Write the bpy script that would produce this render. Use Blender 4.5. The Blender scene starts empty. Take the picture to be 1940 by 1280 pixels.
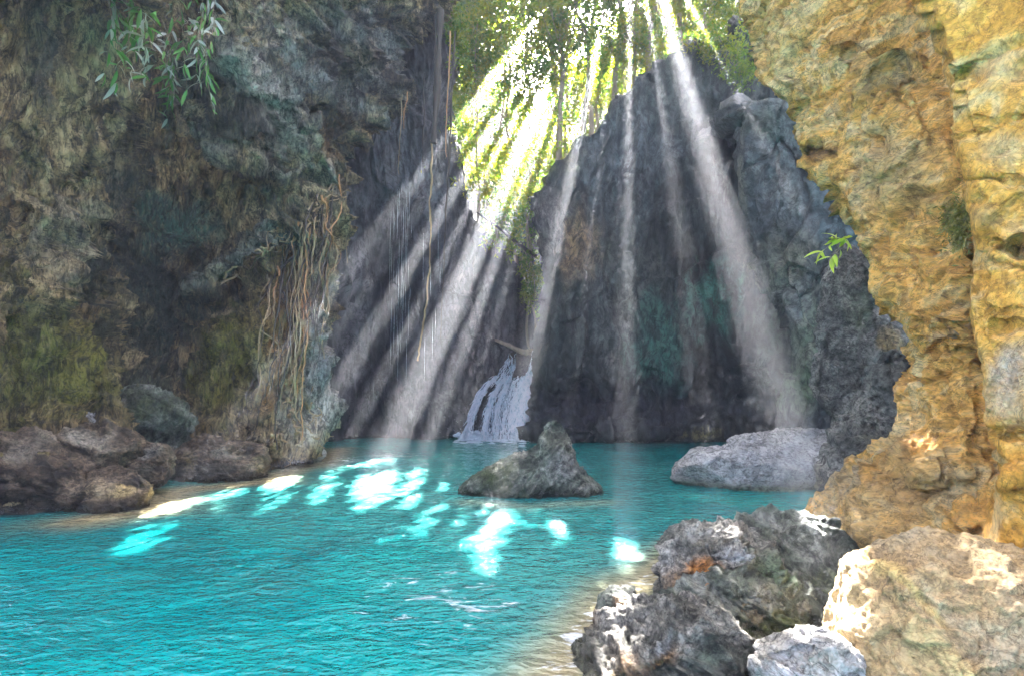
import bpy, math, random
import numpy as np
from mathutils import Vector

# ------------------------------------------------------------------ camera
scene = bpy.context.scene
COL = scene.collection
H = 2.2                      # eye height above the water
FPX = 1100.0                 # focal length in pixels of the 1940 px wide photograph
PITCH = math.atan(100.0 / FPX)
cam_data = bpy.data.cameras.new('camera')
cam = bpy.data.objects.new('camera', cam_data)
COL.objects.link(cam)
cam.location = (0, 0, H)
cam.rotation_euler = (math.pi / 2 + PITCH, 0, 0)
cam_data.sensor_width = 36.0
cam_data.lens = FPX / 1940.0 * 36.0
cam_data.clip_start = 0.05
cam_data.clip_end = 1500
scene.camera = cam

# ------------------------------------------------------------------ light
SUN_TAN = 0.2207
SUN_EL = math.radians(41.9)
SUN_AZ = math.atan(SUN_TAN)          # to the right of the view direction (+Y)
SUN_DIR = np.array([math.sin(SUN_AZ) * math.cos(SUN_EL), math.cos(SUN_AZ) * math.cos(SUN_EL), math.sin(SUN_EL)])

world = bpy.data.worlds.new('World')
scene.world = world
world.use_nodes = True
wn = world.node_tree
wn.nodes.clear()
sky = wn.nodes.new('ShaderNodeTexSky')
sky.sky_type = 'NISHITA'
sky.sun_disc = False
sky.sun_elevation = SUN_EL
sky.sun_rotation = SUN_AZ
sky.dust_density = 1.8
sky.air_density = 0.09
sky.ozone_density = 0.0
bg = wn.nodes.new('ShaderNodeBackground')
bg.inputs['Strength'].default_value = 0.05
wo = wn.nodes.new('ShaderNodeOutputWorld')
wn.links.new(sky.outputs[0], bg.inputs['Color'])
wn.links.new(bg.outputs[0], wo.inputs['Surface'])

sun_data = bpy.data.lights.new('sun', 'SUN')
sun_data.energy = 5.0
sun_data.angle = math.radians(0.36)
sun_data.color = (1.0, 0.975, 0.95)
sun = bpy.data.objects.new('sun', sun_data)
COL.objects.link(sun)
sun.rotation_euler = Vector(SUN_DIR).to_track_quat('Z', 'Y').to_euler()

vs = scene.view_settings
vs.view_transform = 'Standard'
vs.look = 'None'
vs.gamma = 1.0
vs.exposure = 6.88
scene.render.engine = 'CYCLES'
cy = scene.cycles
cy.max_bounces = 6
cy.diffuse_bounces = 3
cy.glossy_bounces = 2
cy.transmission_bounces = 3
cy.transparent_max_bounces = 8
cy.volume_bounces = 0
cy.use_denoising = True
cy.sample_clamp_indirect = 0.04
cy.caustics_reflective = False
cy.caustics_refractive = False
HAZE_DENSITY = 0.0023

# ------------------------------------------------------------------ helpers
CT, ST = math.cos(PITCH), math.sin(PITCH)

def ray(px, py):
    cx = (np.asarray(px, float) - 970.0) / FPX
    c = (640.0 - np.asarray(py, float)) / FPX
    return cx, CT - c * ST, ST + c * CT

def P(px, py, d):
    """point seen at photo pixel (px, py) at forward distance d"""
    x, y, z = ray(px, py)
    t = np.asarray(d, float) / y
    return np.stack(np.broadcast_arrays(x * t, y * t, z * t + H), -1)

def to_px(p):
    x, y, z = p[..., 0], p[..., 1], p[..., 2] - H
    f = y * CT + z * ST
    u = -y * ST + z * CT
    return 970 + FPX * x / f, 640 - FPX * u / f

def water_depth(py):
    _, y, z = ray(970, py)
    return -H * y / z

RNG = np.random.default_rng(7)
_perm = RNG.permutation(256)
_perm = np.concatenate([_perm, _perm, _perm]).astype(np.int32)
_g = RNG.normal(size=(256, 3)).astype(np.float32)
_g /= np.linalg.norm(_g, axis=1, keepdims=True)

def perlin(p):
    p = np.asarray(p, np.float32)
    i = np.floor(p).astype(np.int32)
    f = p - i
    i &= 255
    w = f * f * f * (f * (f * 6 - 15) + 10)
    out = 0
    for dx in (0, 1):
        wx = w[:, 0] if dx else 1 - w[:, 0]
        hx = _perm[i[:, 0] + dx]
        for dy in (0, 1):
            wy = w[:, 1] if dy else 1 - w[:, 1]
            hy = _perm[hx + i[:, 1] + dy]
            for dz in (0, 1):
                wz = w[:, 2] if dz else 1 - w[:, 2]
                g = _g[_perm[hy + i[:, 2] + dz]]
                d = g[:, 0] * (f[:, 0] - dx) + g[:, 1] * (f[:, 1] - dy) + g[:, 2] * (f[:, 2] - dz)
                out = out + wx * wy * wz * d
    return out * 1.5

def fbm(p, octaves=4, gain=0.5, lac=2.05):
    a, s, t = 1.0, 0, 0.0
    q = np.asarray(p, np.float32)
    for k in range(octaves):
        s = s + a * perlin(q + 17.3 * k)
        t += a
        a *= gain
        q = q * lac
    return s / t

def ridged(p, octaves=4, gain=0.55, lac=2.1):
    a, s, t = 1.0, 0, 0.0
    q = np.asarray(p, np.float32)
    for k in range(octaves):
        n = 1 - np.abs(perlin(q + 31.7 * k)) * 1.6
        s = s + a * n * np.abs(n)
        t += a
        a *= gain
        q = q * lac
    return s / t - 0.45

def warp(p, scale, amt, seed):
    q = p * scale + seed
    return p + amt * np.stack([perlin(q), perlin(q + 41.2), perlin(q + 83.9)], -1)

def rot_xz(p, deg):
    c, s = math.cos(math.radians(deg)), math.sin(math.radians(deg))
    return np.stack([p[:, 0] * c + p[:, 2] * s, p[:, 1], -p[:, 0] * s + p[:, 2] * c], -1)

def displacement(p, terms):
    """terms: (kind, scale(x,y,z), amplitude, seed, rotation, octaves[, mask])"""
    tot = np.zeros(len(p), np.float32)
    for t in terms:
        kind, sc, amp, seed, rot, octv = t[:6]
        q = rot_xz(p, rot) if rot else p
        q = q * np.array(sc) + seed
        if kind == 'fbm':
            d = fbm(q, octv)
        elif kind == 'ridge':
            d = ridged(q, octv)
        elif kind == 'crack':
            d = -np.clip(1 - np.abs(perlin(q) + 0.25 * perlin(q * 3.1)) * 14, 0, 1)
        elif kind == 'strata':
            w = q[:, 2] + 0.8 * perlin(q * np.array([0.35, 0.35, 0.35]))
            fr = w - np.floor(w)
            step = np.where(fr < 0.8, fr * 0.9, 0.72 * (1 - (fr - 0.8) / 0.2))
            hsh = np.sin(np.floor(w) * 12.9898) * 43758.5
            d = step * 0.7 + (hsh - np.floor(hsh)) * 0.5 - 0.5
        elif kind == 'pit':
            n = perlin(q)
            d = -np.clip((n - 0.45) * 4, 0, 1)
        elif kind == 'facet':
            i = np.floor(q)
            best = np.full(len(q), 9.0, np.float32)
            val = np.zeros(len(q), np.float32)
            for ox in (-1, 0, 1):
                for oy in (-1, 0, 1):
                    for oz in (-1, 0, 1):
                        c = i + np.array([ox, oy, oz])
                        h = np.sin(c @ np.array([127.1, 311.7, 74.7])) * 43758.5453
                        h -= np.floor(h)
                        h2 = np.sin(c @ np.array([269.5, 183.3, 246.1])) * 43758.5453
                        h2 -= np.floor(h2)
                        h3 = np.sin(c @ np.array([113.5, 271.9, 124.6])) * 43758.5453
                        h3 -= np.floor(h3)
                        fp = c + np.stack([h, h2, h3], -1)
                        dv = q - fp
                        dd = np.sum(dv * dv, -1)
                        pl = (h - .5) + 1.1 * (dv[:, 0] * (h2 - .5) + dv[:, 1] * (h - .5) + dv[:, 2] * (h3 - .5))
                        m = dd < best
                        best = np.where(m, dd, best)
                        val = np.where(m, pl, val)
            d = val
        if len(t) > 6:
            d = d * t[6](p)
        tot += amp * d
    return tot

def mesh_obj(name, V, F, mat=None, parent=None, smooth=True, color=None, loc=None):
    V = np.asarray(V, np.float64)
    if loc is not None:
        V = V - np.asarray(loc)
    F = np.asarray(F, np.int32)
    me = bpy.data.meshes.new(name)
    n, k = F.shape
    me.vertices.add(len(V))
    me.vertices.foreach_set('co', V.astype(np.float32).ravel())
    me.loops.add(n * k)
    me.loops.foreach_set('vertex_index', F.ravel())
    me.polygons.add(n)
    me.polygons.foreach_set('loop_start', np.arange(0, n * k, k, dtype=np.int32))
    if smooth:
        me.polygons.foreach_set('use_smooth', np.ones(n, bool))
    me.update(calc_edges=True)
    me.validate()
    if color is not None:
        at = me.color_attributes.new('tint', 'FLOAT_COLOR', 'POINT')
        at.data.foreach_set('color', np.asarray(color, np.float32).ravel())
    if mat:
        me.materials.append(mat)
    o = bpy.data.objects.new(name, me)
    COL.objects.link(o)
    if loc is not None:
        o.location = loc
    if parent is not None:
        o.parent = parent
    return o

def tag(o, label=None, cat=None, group=None, kind=None):
    if label: o['label'] = label
    if cat: o['category'] = cat
    if group: o['group'] = group
    if kind: o['kind'] = kind
    return o

def empty(name, loc):
    o = bpy.data.objects.new(name, None)
    o.empty_display_size = 0.2
    COL.objects.link(o)
    o.location = tuple(float(v) for v in loc)
    return o

def grid_faces(nr, nc, wrap=False):
    r = np.arange(nr - 1)[:, None]
    c = np.arange(nc if wrap else nc - 1)[None, :]
    c2 = (c + 1) % nc
    a = r * nc + c
    b = r * nc + c2
    return np.stack([a, b, b + nc, a + nc], -1).reshape(-1, 4)

def grid_normals(G, wrap=False):
    du = np.gradient(G, axis=1)
    if wrap:
        du = np.roll(G, -1, 1) - np.roll(G, 1, 1)
    dv = np.gradient(G, axis=0)
    n = np.cross(du, dv)
    n /= np.linalg.norm(n, axis=-1, keepdims=True) + 1e-9
    return n

def curve(pts):
    a = np.array(sorted(pts), float)
    def f(t):
        t = np.asarray(t, float)
        # smoothed piecewise linear
        s = 0
        for o, w in ((-14, .2), (-7, .2), (0, .2), (7, .2), (14, .2)):
            s = s + w * np.interp(t + o, a[:, 0], a[:, 1])
        return s
    return f

def blobs(px, py, lst, base):
    v = np.full(np.shape(px), base, float) if np.isscalar(base) else np.array(base, float)
    for b in lst:
        x, y, rx, ry, a = b[:5]
        ang = math.radians(b[5]) if len(b) > 5 else 0
        dx, dy = px - x, py - y
        ex = (dx * math.cos(ang) + dy * math.sin(ang)) / rx
        ey = (-dx * math.sin(ang) + dy * math.cos(ang)) / ry
        v = v + a * np.exp(-(ex * ex + ey * ey))
    return v

def tints(p, px, py, lst, seed):
    """stain colours with their own ragged shapes; rgba, a = strength"""
    rgb = np.zeros((len(p), 3), np.float32)
    al = np.zeros(len(p), np.float32)
    n = fbm(p * 1.1 + seed, 4)
    n2 = fbm(p * np.array([2.2, 2.2, 1.0]) + seed + 5, 4)
    for k, b in enumerate(lst):
        x, y, rx, ry, c, a = b[:6]
        ang = math.radians(b[6]) if len(b) > 6 else 0
        dx, dy = px - x, py - y
        ex = (dx * math.cos(ang) + dy * math.sin(ang)) / rx
        ey = (-dx * math.sin(ang) + dy * math.cos(ang)) / ry
        w = np.clip(1.25 - np.sqrt(ex * ex + ey * ey) + 1.1 * (n if k % 2 else n2), 0, 1)
        w = np.clip(w * w * (3 - 2 * w) * a, 0, 1)[:, None]
        rgb = rgb * (1 - w) + np.array(c, np.float32) * w
        al = al + (1 - al) * w[:, 0]
    rgb = np.where(al[:, None] > 1e-4, rgb / np.maximum(al[:, None], 1e-4), 0)
    return np.concatenate([np.clip(rgb, 0, 1), al[:, None]], -1)

# ------------------------------------------------------------------ materials
def new_mat(name):
    m = bpy.data.materials.new(name)
    m.use_nodes = True
    nt = m.node_tree
    nt.nodes.clear()
    out = nt.nodes.new('ShaderNodeOutputMaterial')
    return m, nt, out

def N(nt, typ, **kw):
    n = nt.nodes.new(typ)
    for k, v in kw.items():
        if k in n.inputs.keys():
            n.inputs[k].default_value = v
        else:
            setattr(n, k, v)
    return n

def ramp(nt, stops):
    r = nt.nodes.new('ShaderNodeValToRGB')
    e = r.color_ramp.elements
    while len(e) < len(stops):
        e.new(0.5)
    for el, (pos, c) in zip(e, stops):
        el.position = pos
        el.color = (c[0], c[1], c[2], 1) if not np.isscalar(c) else (c, c, c, 1)
    return r

def mixc(nt, fac, a, b, blend='MIX'):
    m = nt.nodes.new('ShaderNodeMix')
    m.data_type = 'RGBA'
    m.blend_type = blend
    for sock, v in ((m.inputs[0], fac), (m.inputs[6], a), (m.inputs[7], b)):
        if hasattr(v, 'links'):
            nt.links.new(v, sock)
        elif np.isscalar(v):
            sock.default_value = v
        else:
            sock.default_value = (v[0], v[1], v[2], 1)
    return m.outputs[2]

def rock_mat(name, c1, c2, c3, scale=1.0, stretch=(1, 1, 1), rotx=0, bump=0.5, rough=0.85, speck=0.6, fine=1.0, mott=0.3):
    m, nt, out = new_mat(name)
    L = nt.links.new
    tc = N(nt, 'ShaderNodeTexCoord')
    mp = N(nt, 'ShaderNodeMapping')
    mp.inputs['Scale'].default_value = stretch
    mp.inputs['Rotation'].default_value = (0, math.radians(rotx), 0)
    geo = N(nt, 'ShaderNodeNewGeometry')
    L(geo.outputs['Position'], mp.inputs[0])
    n1 = N(nt, 'ShaderNodeTexNoise', Scale=0.7 * scale, Detail=9.0, Roughness=0.62, Distortion=1.2)
    L(mp.outputs[0], n1.inputs['Vector'])
    r1 = ramp(nt, [(0.38, c2), (0.5, c1), (0.63, c3)])
    L(n1.outputs[0], r1.inputs[0])
    n2 = N(nt, 'ShaderNodeTexNoise', Scale=5.5 * scale, Detail=8.0, Roughness=0.7, Distortion=0.6)
    L(mp.outputs[0], n2.inputs['Vector'])
    r2 = ramp(nt, [(0.38, 1 - speck), (0.53, 1.0), (0.72, 1.35)])
    L(n2.outputs[0], r2.inputs[0])
    col = mixc(nt, 1.0, r1.outputs[0], r2.outputs[0], 'MULTIPLY')
    # dark lichen mottling and hairline seams, also painting in missing crevice shade
    n5 = N(nt, 'ShaderNodeTexNoise', Scale=2.6 * scale, Detail=12.0, Roughness=0.74, Distortion=1.6)
    L(mp.outputs[0], n5.inputs['Vector'])
    r5 = ramp(nt, [(0.40, mott), (0.52, 1.0)])
    L(n5.outputs[0], r5.inputs[0])
    n6 = N(nt, 'ShaderNodeTexNoise', Scale=1.1 * scale, Detail=11.0, Roughness=0.66, Distortion=2.2)
    n6.inputs['Vector'].default_value = (0, 0, 0)
    L(mp.outputs[0], n6.inputs['Vector'])
    ab = N(nt, 'ShaderNodeMath', operation='SUBTRACT')
    L(n6.outputs[0], ab.inputs[0]); ab.inputs[1].default_value = .5
    ab2 = N(nt, 'ShaderNodeMath', operation='ABSOLUTE')
    L(ab.outputs[0], ab2.inputs[0])
    r6 = ramp(nt, [(0.0, mott * .8), (0.022, 1.0)])
    L(ab2.outputs[0], r6.inputs[0])
    mo = mixc(nt, 1.0, r5.outputs[0], r6.outputs[0], 'MULTIPLY')
    col = mixc(nt, 1.0, col, mo, 'MULTIPLY')
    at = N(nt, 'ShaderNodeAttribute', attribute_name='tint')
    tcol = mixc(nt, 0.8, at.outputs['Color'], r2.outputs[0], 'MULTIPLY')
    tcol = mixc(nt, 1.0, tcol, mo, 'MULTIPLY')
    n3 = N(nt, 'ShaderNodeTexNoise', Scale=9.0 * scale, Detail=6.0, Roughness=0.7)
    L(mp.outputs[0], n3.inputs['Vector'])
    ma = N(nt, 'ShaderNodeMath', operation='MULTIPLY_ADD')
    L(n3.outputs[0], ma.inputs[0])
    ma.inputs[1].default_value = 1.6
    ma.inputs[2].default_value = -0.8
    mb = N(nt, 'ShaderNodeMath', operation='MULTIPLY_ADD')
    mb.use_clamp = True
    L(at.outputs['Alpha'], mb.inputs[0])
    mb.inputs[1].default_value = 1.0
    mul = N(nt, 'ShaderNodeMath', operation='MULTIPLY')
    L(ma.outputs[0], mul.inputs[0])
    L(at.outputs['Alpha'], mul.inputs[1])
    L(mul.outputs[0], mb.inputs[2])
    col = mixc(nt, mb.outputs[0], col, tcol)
    # wet, algae darkened band at the waterline
    sx = N(nt, 'ShaderNodeSeparateXYZ')
    L(geo.outputs['Position'], sx.inputs[0])
    wz_ = N(nt, 'ShaderNodeMath', operation='MULTIPLY_ADD')
    L(n2.outputs[0], wz_.inputs[0])
    wz_.inputs[1].default_value = -.45
    L(sx.outputs[2], wz_.inputs[2])
    wr_ = N(nt, 'ShaderNodeMapRange')
    wr_.inputs[1].default_value = -.16
    wr_.inputs[2].default_value = .02
    wr_.inputs[3].default_value = 1.0
    wr_.inputs[4].default_value = 0.0
    L(wz_.outputs[0], wr_.inputs[0])
    col = mixc(nt, wr_.outputs[0], col, mixc(nt, 1.0, col, (.32, .34, .27), 'MULTIPLY'))
    # relief: fine grain and hairline cracks
    n4 = N(nt, 'ShaderNodeTexNoise', Scale=13.0 * scale * fine, Detail=10.0, Roughness=0.68, Distortion=0.8)
    L(mp.outputs[0], n4.inputs['Vector'])
    vo = N(nt, 'ShaderNodeTexVoronoi', Scale=4.0 * scale * fine, feature='DISTANCE_TO_EDGE')
    wv = N(nt, 'ShaderNodeMix', data_type='VECTOR')
    wv.inputs[0].default_value = 0.22
    L(mp.outputs[0], wv.inputs[4])
    L(n2.outputs['Color'], wv.inputs[5])
    L(wv.outputs[1], vo.inputs['Vector'])
    rv = ramp(nt, [(0.0, 0.0), (0.06, 1.0)])
    L(vo.outputs[0], rv.inputs[0])
    add = N(nt, 'ShaderNodeMath', operation='MULTIPLY_ADD')
    L(rv.outputs[0], add.inputs[0])
    add.inputs[1].default_value = 0.10
    L(n4.outputs[0], add.inputs[2])
    b1 = N(nt, 'ShaderNodeBump', Strength=bump, Distance=0.12 / (scale * fine))
    L(add.outputs[0], b1.inputs['Height'])
    b2 = N(nt, 'ShaderNodeBump', Strength=bump * 0.8, Distance=0.2 / scale)
    L(n2.outputs[0], b2.inputs['Height'])
    L(b1.outputs[0], b2.inputs['Normal'])
    bs = N(nt, 'ShaderNodeBsdfPrincipled', Roughness=rough)
    bs.inputs['Specular IOR Level'].default_value = 0.25
    rg = N(nt, 'ShaderNodeMapRange')
    L(wr_.outputs[0], rg.inputs[0])
    rg.inputs[3].default_value = rough
    rg.inputs[4].default_value = .25
    L(rg.outputs[0], bs.inputs['Roughness'])
    L(col, bs.inputs['Base Color'])
    L(b2.outputs[0], bs.inputs['Normal'])
    L(bs.outputs[0], out.inputs['Surface'])
    return m

M = {}
M['left'] = rock_mat('draped brown limestone', (.32, .22, .10), (.07, .052, .03), (.62, .46, .25), 1.0, (1.5, 1.2, .5), -20, 1.2, .85, .8, 1.0, .16)
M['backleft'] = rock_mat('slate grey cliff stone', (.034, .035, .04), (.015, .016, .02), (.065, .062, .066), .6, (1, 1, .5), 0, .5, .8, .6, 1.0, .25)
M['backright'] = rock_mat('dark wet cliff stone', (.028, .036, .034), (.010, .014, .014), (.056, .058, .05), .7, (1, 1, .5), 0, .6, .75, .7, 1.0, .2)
M['spur'] = rock_mat('dark slate spur stone', (.075, .086, .088), (.036, .044, .047), (.13, .135, .125), .8, (1, 1, .8), 20, .5, .8, .5)
M['grey'] = rock_mat('grey pitted limestone', (.15, .15, .135), (.06, .062, .056), (.27, .26, .23), 1.6, (1, 1, 1), 0, .8, .85, .6)
M['greyfore'] = rock_mat('grey eroded foreground limestone', (.19, .175, .145), (.055, .055, .045), (.40, .37, .31), 3.2, (1, 1, 1), 10, .9, .8, .75)
M['pale'] = rock_mat('pale blue grey limestone', (.56, .54, .50), (.36, .35, .33), (.68, .66, .62), 1.8, (1, .8, 1.6), -20, .7, .85, .5)
M['yellow'] = rock_mat('golden pitted limestone', (.97, .54, .13), (.70, .36, .085), (.98, .71, .32), 1.5, (.9, .9, 1.5), 18, 1.0, .9, .42, 1.3, .48)
M['yellowsmooth'] = rock_mat('smooth golden limestone', (.74, .39, .07), (.58, .28, .04), (.76, .53, .22), 2.2, (1, 1, 1), 0, .8, .9, .4, 1.0, .55)
M['tan'] = rock_mat('tan grey speckled limestone', (.42, .28, .125), (.24, .17, .09), (.52, .38, .20), 2.6, (1, 1, 1.3), 20, .6, .9, .5, 1.2, .5)
M['shore'] = rock_mat('brown shore boulder stone', (.10, .07, .045), (.025, .018, .013), (.25, .18, .12), 1.8, (1, 1, 1.4), 0, .8, .85, .6)
M['wetrock'] = rock_mat('wet mossy grey boulder stone', (.10, .115, .085), (.03, .036, .028), (.25, .25, .21), 2.0, (1, 1, 1), 0, .8, .55, .6)
M['earth'] = rock_mat('leaf litter earth', (.16, .15, .06), (.08, .09, .03), (.26, .24, .10), 1.0, (1, 1, 1), 0, .6, .95, .5)
M['sand'] = rock_mat('pale lime sand', (.52, .46, .34), (.40, .36, .27), (.62, .56, .44), 1.0, (1, 1, 1), 0, .3, .9, .3)

def bark_mat(name, c1, c2, scale=6):
    m, nt, out = new_mat(name)
    L = nt.links.new
    geo = N(nt, 'ShaderNodeNewGeometry')
    mp = N(nt, 'ShaderNodeMapping')
    mp.inputs['Scale'].default_value = (1, 1, .15)
    L(geo.outputs['Position'], mp.inputs[0])
    n = N(nt, 'ShaderNodeTexNoise', Scale=float(scale), Detail=8.0, Roughness=.65)
    L(mp.outputs[0], n.inputs['Vector'])
    r = ramp(nt, [(.3, c1), (.7, c2)])
    L(n.outputs[0], r.inputs[0])
    b = N(nt, 'ShaderNodeBump', Strength=.7, Distance=.04)
    L(n.outputs[0], b.inputs['Height'])
    bs = N(nt, 'ShaderNodeBsdfPrincipled', Roughness=.9)
    L(r.outputs[0], bs.inputs['Base Color'])
    L(b.outputs[0], bs.inputs['Normal'])
    L(bs.outputs[0], out.inputs['Surface'])
    return m

M['bark'] = bark_mat('grey brown bark', (.10, .07, .05), (.22, .17, .12))
M['barkdark'] = bark_mat('dark wet root bark', (.012, .008, .006), (.035, .024, .016), 9)
M['root'] = bark_mat('tan aerial root bark', (.13, .085, .04), (.30, .21, .11), 9)
M['rootred'] = bark_mat('orange brown root bark', (.20, .09, .035), (.36, .18, .07), 9)

def leaf_mat(name, stops, trans=0.5, gloss=0.3):
    m, nt, out = new_mat(name)
    L = nt.links.new
    at = N(nt, 'ShaderNodeAttribute', attribute_name='tint')
    sep = N(nt, 'ShaderNodeSeparateColor')
    L(at.outputs['Color'], sep.inputs[0])
    r = ramp(nt, stops)
    L(sep.outputs[0], r.inputs[0])
    d = N(nt, 'ShaderNodeBsdfPrincipled', Roughness=.5)
    d.inputs['Specular IOR Level'].default_value = gloss
    L(r.outputs[0], d.inputs['Base Color'])
    t = N(nt, 'ShaderNodeBsdfTranslucent')
    tcol = mixc(nt, 1.0, r.outputs[0], (1.7, 1.6, .8), 'MULTIPLY')
    L(tcol, t.inputs['Color'])
    mx = N(nt, 'ShaderNodeMixShader')
    mx.inputs[0].default_value = trans
    L(d.outputs[0], mx.inputs[1])
    L(t.outputs[0], mx.inputs[2])
    L(mx.outputs[0], out.inputs['Surface'])
    return m

M['leaf'] = leaf_mat('backlit canopy leaves', [(0, (.014, .060, .010)), (.45, (.055, .110, .007)), (1, (.15, .145, .005))], .6)
M['leafdark'] = leaf_mat('deep green canopy leaves', [(0, (.03, .085, .012)), (1, (.15, .175, .012))], .6)
M['leafpale'] = leaf_mat('mixed green and pale dry leaves', [(0, (.06, .17, .04)), (.45, (.12, .26, .05)), (.55, (.32, .31, .26)), (1, (.50, .48, .42))], .3)
M['fern'] = leaf_mat('bright lime fern leaves', [(0, (.28, .38, .04)), (1, (.42, .50, .07))], .5)
M['moss'] = leaf_mat('olive moss tufts', [(0, (.06, .07, .015)), (1, (.20, .18, .04))], .3)

def water_mat():
    m, nt, out = new_mat('milky turquoise pool water')
    L = nt.links.new
    geo = N(nt, 'ShaderNodeNewGeometry')
    at = N(nt, 'ShaderNodeAttribute', attribute_name='tint')
    sep = N(nt, 'ShaderNodeSeparateColor')
    L(at.outputs['Color'], sep.inputs[0])
    nb = N(nt, 'ShaderNodeTexNoise', Scale=.26, Detail=5.0, Roughness=.6, Distortion=1.0)
    L(geo.outputs['Position'], nb.inputs['Vector'])
    rb = ramp(nt, [(.3, (.0, .075, .080)), (.5, (.0, .140, .140)), (.72, (.004, .215, .190))])
    L(nb.outputs[0], rb.inputs[0])
    col = mixc(nt, sep.outputs[0], rb.outputs[0], (.035, .22, .195))
    col = mixc(nt, sep.outputs[1], col, (.30, .23, .12))
    nf = N(nt, 'ShaderNodeTexNoise', Scale=3.2, Detail=7.0, Roughness=.65, Distortion=1.4)
    mpf = N(nt, 'ShaderNodeMapping')
    mpf.inputs['Scale'].default_value = (.55, 1.6, 1)
    L(geo.outputs['Position'], mpf.inputs[0])
    L(mpf.outputs[0], nf.inputs['Vector'])
    fm = N(nt, 'ShaderNodeMath', operation='ADD')
    L(nf.outputs[0], fm.inputs[0])
    L(sep.outputs[2], fm.inputs[1])
    fr = ramp(nt, [(.86, 0), (1.0, 1)])
    L(fm.outputs[0], fr.inputs[0])
    col = mixc(nt, fr.outputs[0], col, (.82, .86, .86))
    w1 = N(nt, 'ShaderNodeTexNoise', Scale=4.2, Detail=4.0, Roughness=.55, Distortion=.3)
    mp = N(nt, 'ShaderNodeMapping')
    mp.inputs['Scale'].default_value = (.9, 1.35, 1)
    mp.inputs['Rotation'].default_value = (0, 0, .12)
    L(geo.outputs['Position'], mp.inputs[0])
    L(mp.outputs[0], w1.inputs['Vector'])
    w2 = N(nt, 'ShaderNodeTexNoise', Scale=11.0, Detail=2.0, Roughness=.5)
    L(mp.outputs[0], w2.inputs['Vector'])
    b1 = N(nt, 'ShaderNodeBump', Strength=.8, Distance=.2)
    nl = N(nt, 'ShaderNodeTexNoise', Scale=.33, Detail=3.0, Roughness=.55, Distortion=.8)
    L(geo.outputs['Position'], nl.inputs['Vector'])
    ml = N(nt, 'ShaderNodeMapRange')
    ml.inputs[1].default_value = .36
    ml.inputs[2].default_value = .64
    ml.inputs[3].default_value = .25
    ml.inputs[4].default_value = 1.0
    L(nl.outputs[0], ml.inputs[0])
    L(ml.outputs[0], b1.inputs['Strength'])
    L(w1.outputs[0], b1.inputs['Height'])
    b2 = N(nt, 'ShaderNodeBump', Strength=.6, Distance=.06)
    L(w2.outputs[0], b2.inputs['Height'])
    L(b1.outputs[0], b2.inputs['Normal'])
    bs = N(nt, 'ShaderNodeBsdfPrincipled', Roughness=.06, IOR=1.33)
    bs.inputs['Specular IOR Level'].default_value = .5
    L(col, bs.inputs['Base Color'])
    L(b2.outputs[0], bs.inputs['Normal'])
    L(bs.outputs[0], out.inputs['Surface'])
    return m

M['water'] = water_mat()

def fall_mat():
    m, nt, out = new_mat('white falling water')
    L = nt.links.new
    geo = N(nt, 'ShaderNodeNewGeometry')
    mp = N(nt, 'ShaderNodeMapping')
    mp.inputs['Scale'].default_value = (5.0, 3.2, .8)
    L(geo.outputs['Position'], mp.inputs[0])
    n = N(nt, 'ShaderNodeTexNoise', Scale=2.2, Detail=9.0, Roughness=.7, Distortion=1.0)
    L(mp.outputs[0], n.inputs['Vector'])
    r = ramp(nt, [(.36, (.10, .20, .24)), (.5, (.42, .54, .58)), (.62, (.9, .92, .94))])
    L(n.outputs[0], r.inputs[0])
    at = N(nt, 'ShaderNodeAttribute', attribute_name='tint')
    sm = N(nt, 'ShaderNodeMath', operation='ADD')
    L(n.outputs[0], sm.inputs[0])
    L(at.outputs['Alpha'], sm.inputs[1])
    ra = ramp(nt, [(.62, 0), (.8, 1)])
    L(sm.outputs[0], ra.inputs[0])
    b = N(nt, 'ShaderNodeBump', Strength=.8, Distance=.15)
    L(n.outputs[0], b.inputs['Height'])
    bs = N(nt, 'ShaderNodeBsdfPrincipled', Roughness=.5)
    L(r.outputs[0], bs.inputs['Base Color'])
    L(b.outputs[0], bs.inputs['Normal'])
    tl = N(nt, 'ShaderNodeBsdfTranslucent', Color=(.8, .88, .92, 1))
    mx0 = N(nt, 'ShaderNodeMixShader')
    mx0.inputs[0].default_value = .35
    L(bs.outputs[0], mx0.inputs[1])
    L(tl.outputs[0], mx0.inputs[2])
    tr = N(nt, 'ShaderNodeBsdfTransparent')
    mx = N(nt, 'ShaderNodeMixShader')
    L(ra.outputs[0], mx.inputs[0])
    L(tr.outputs[0], mx.inputs[1])
    L(mx0.outputs[0], mx.inputs[2])
    L(mx.outputs[0], out.inputs['Surface'])
    return m

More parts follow.
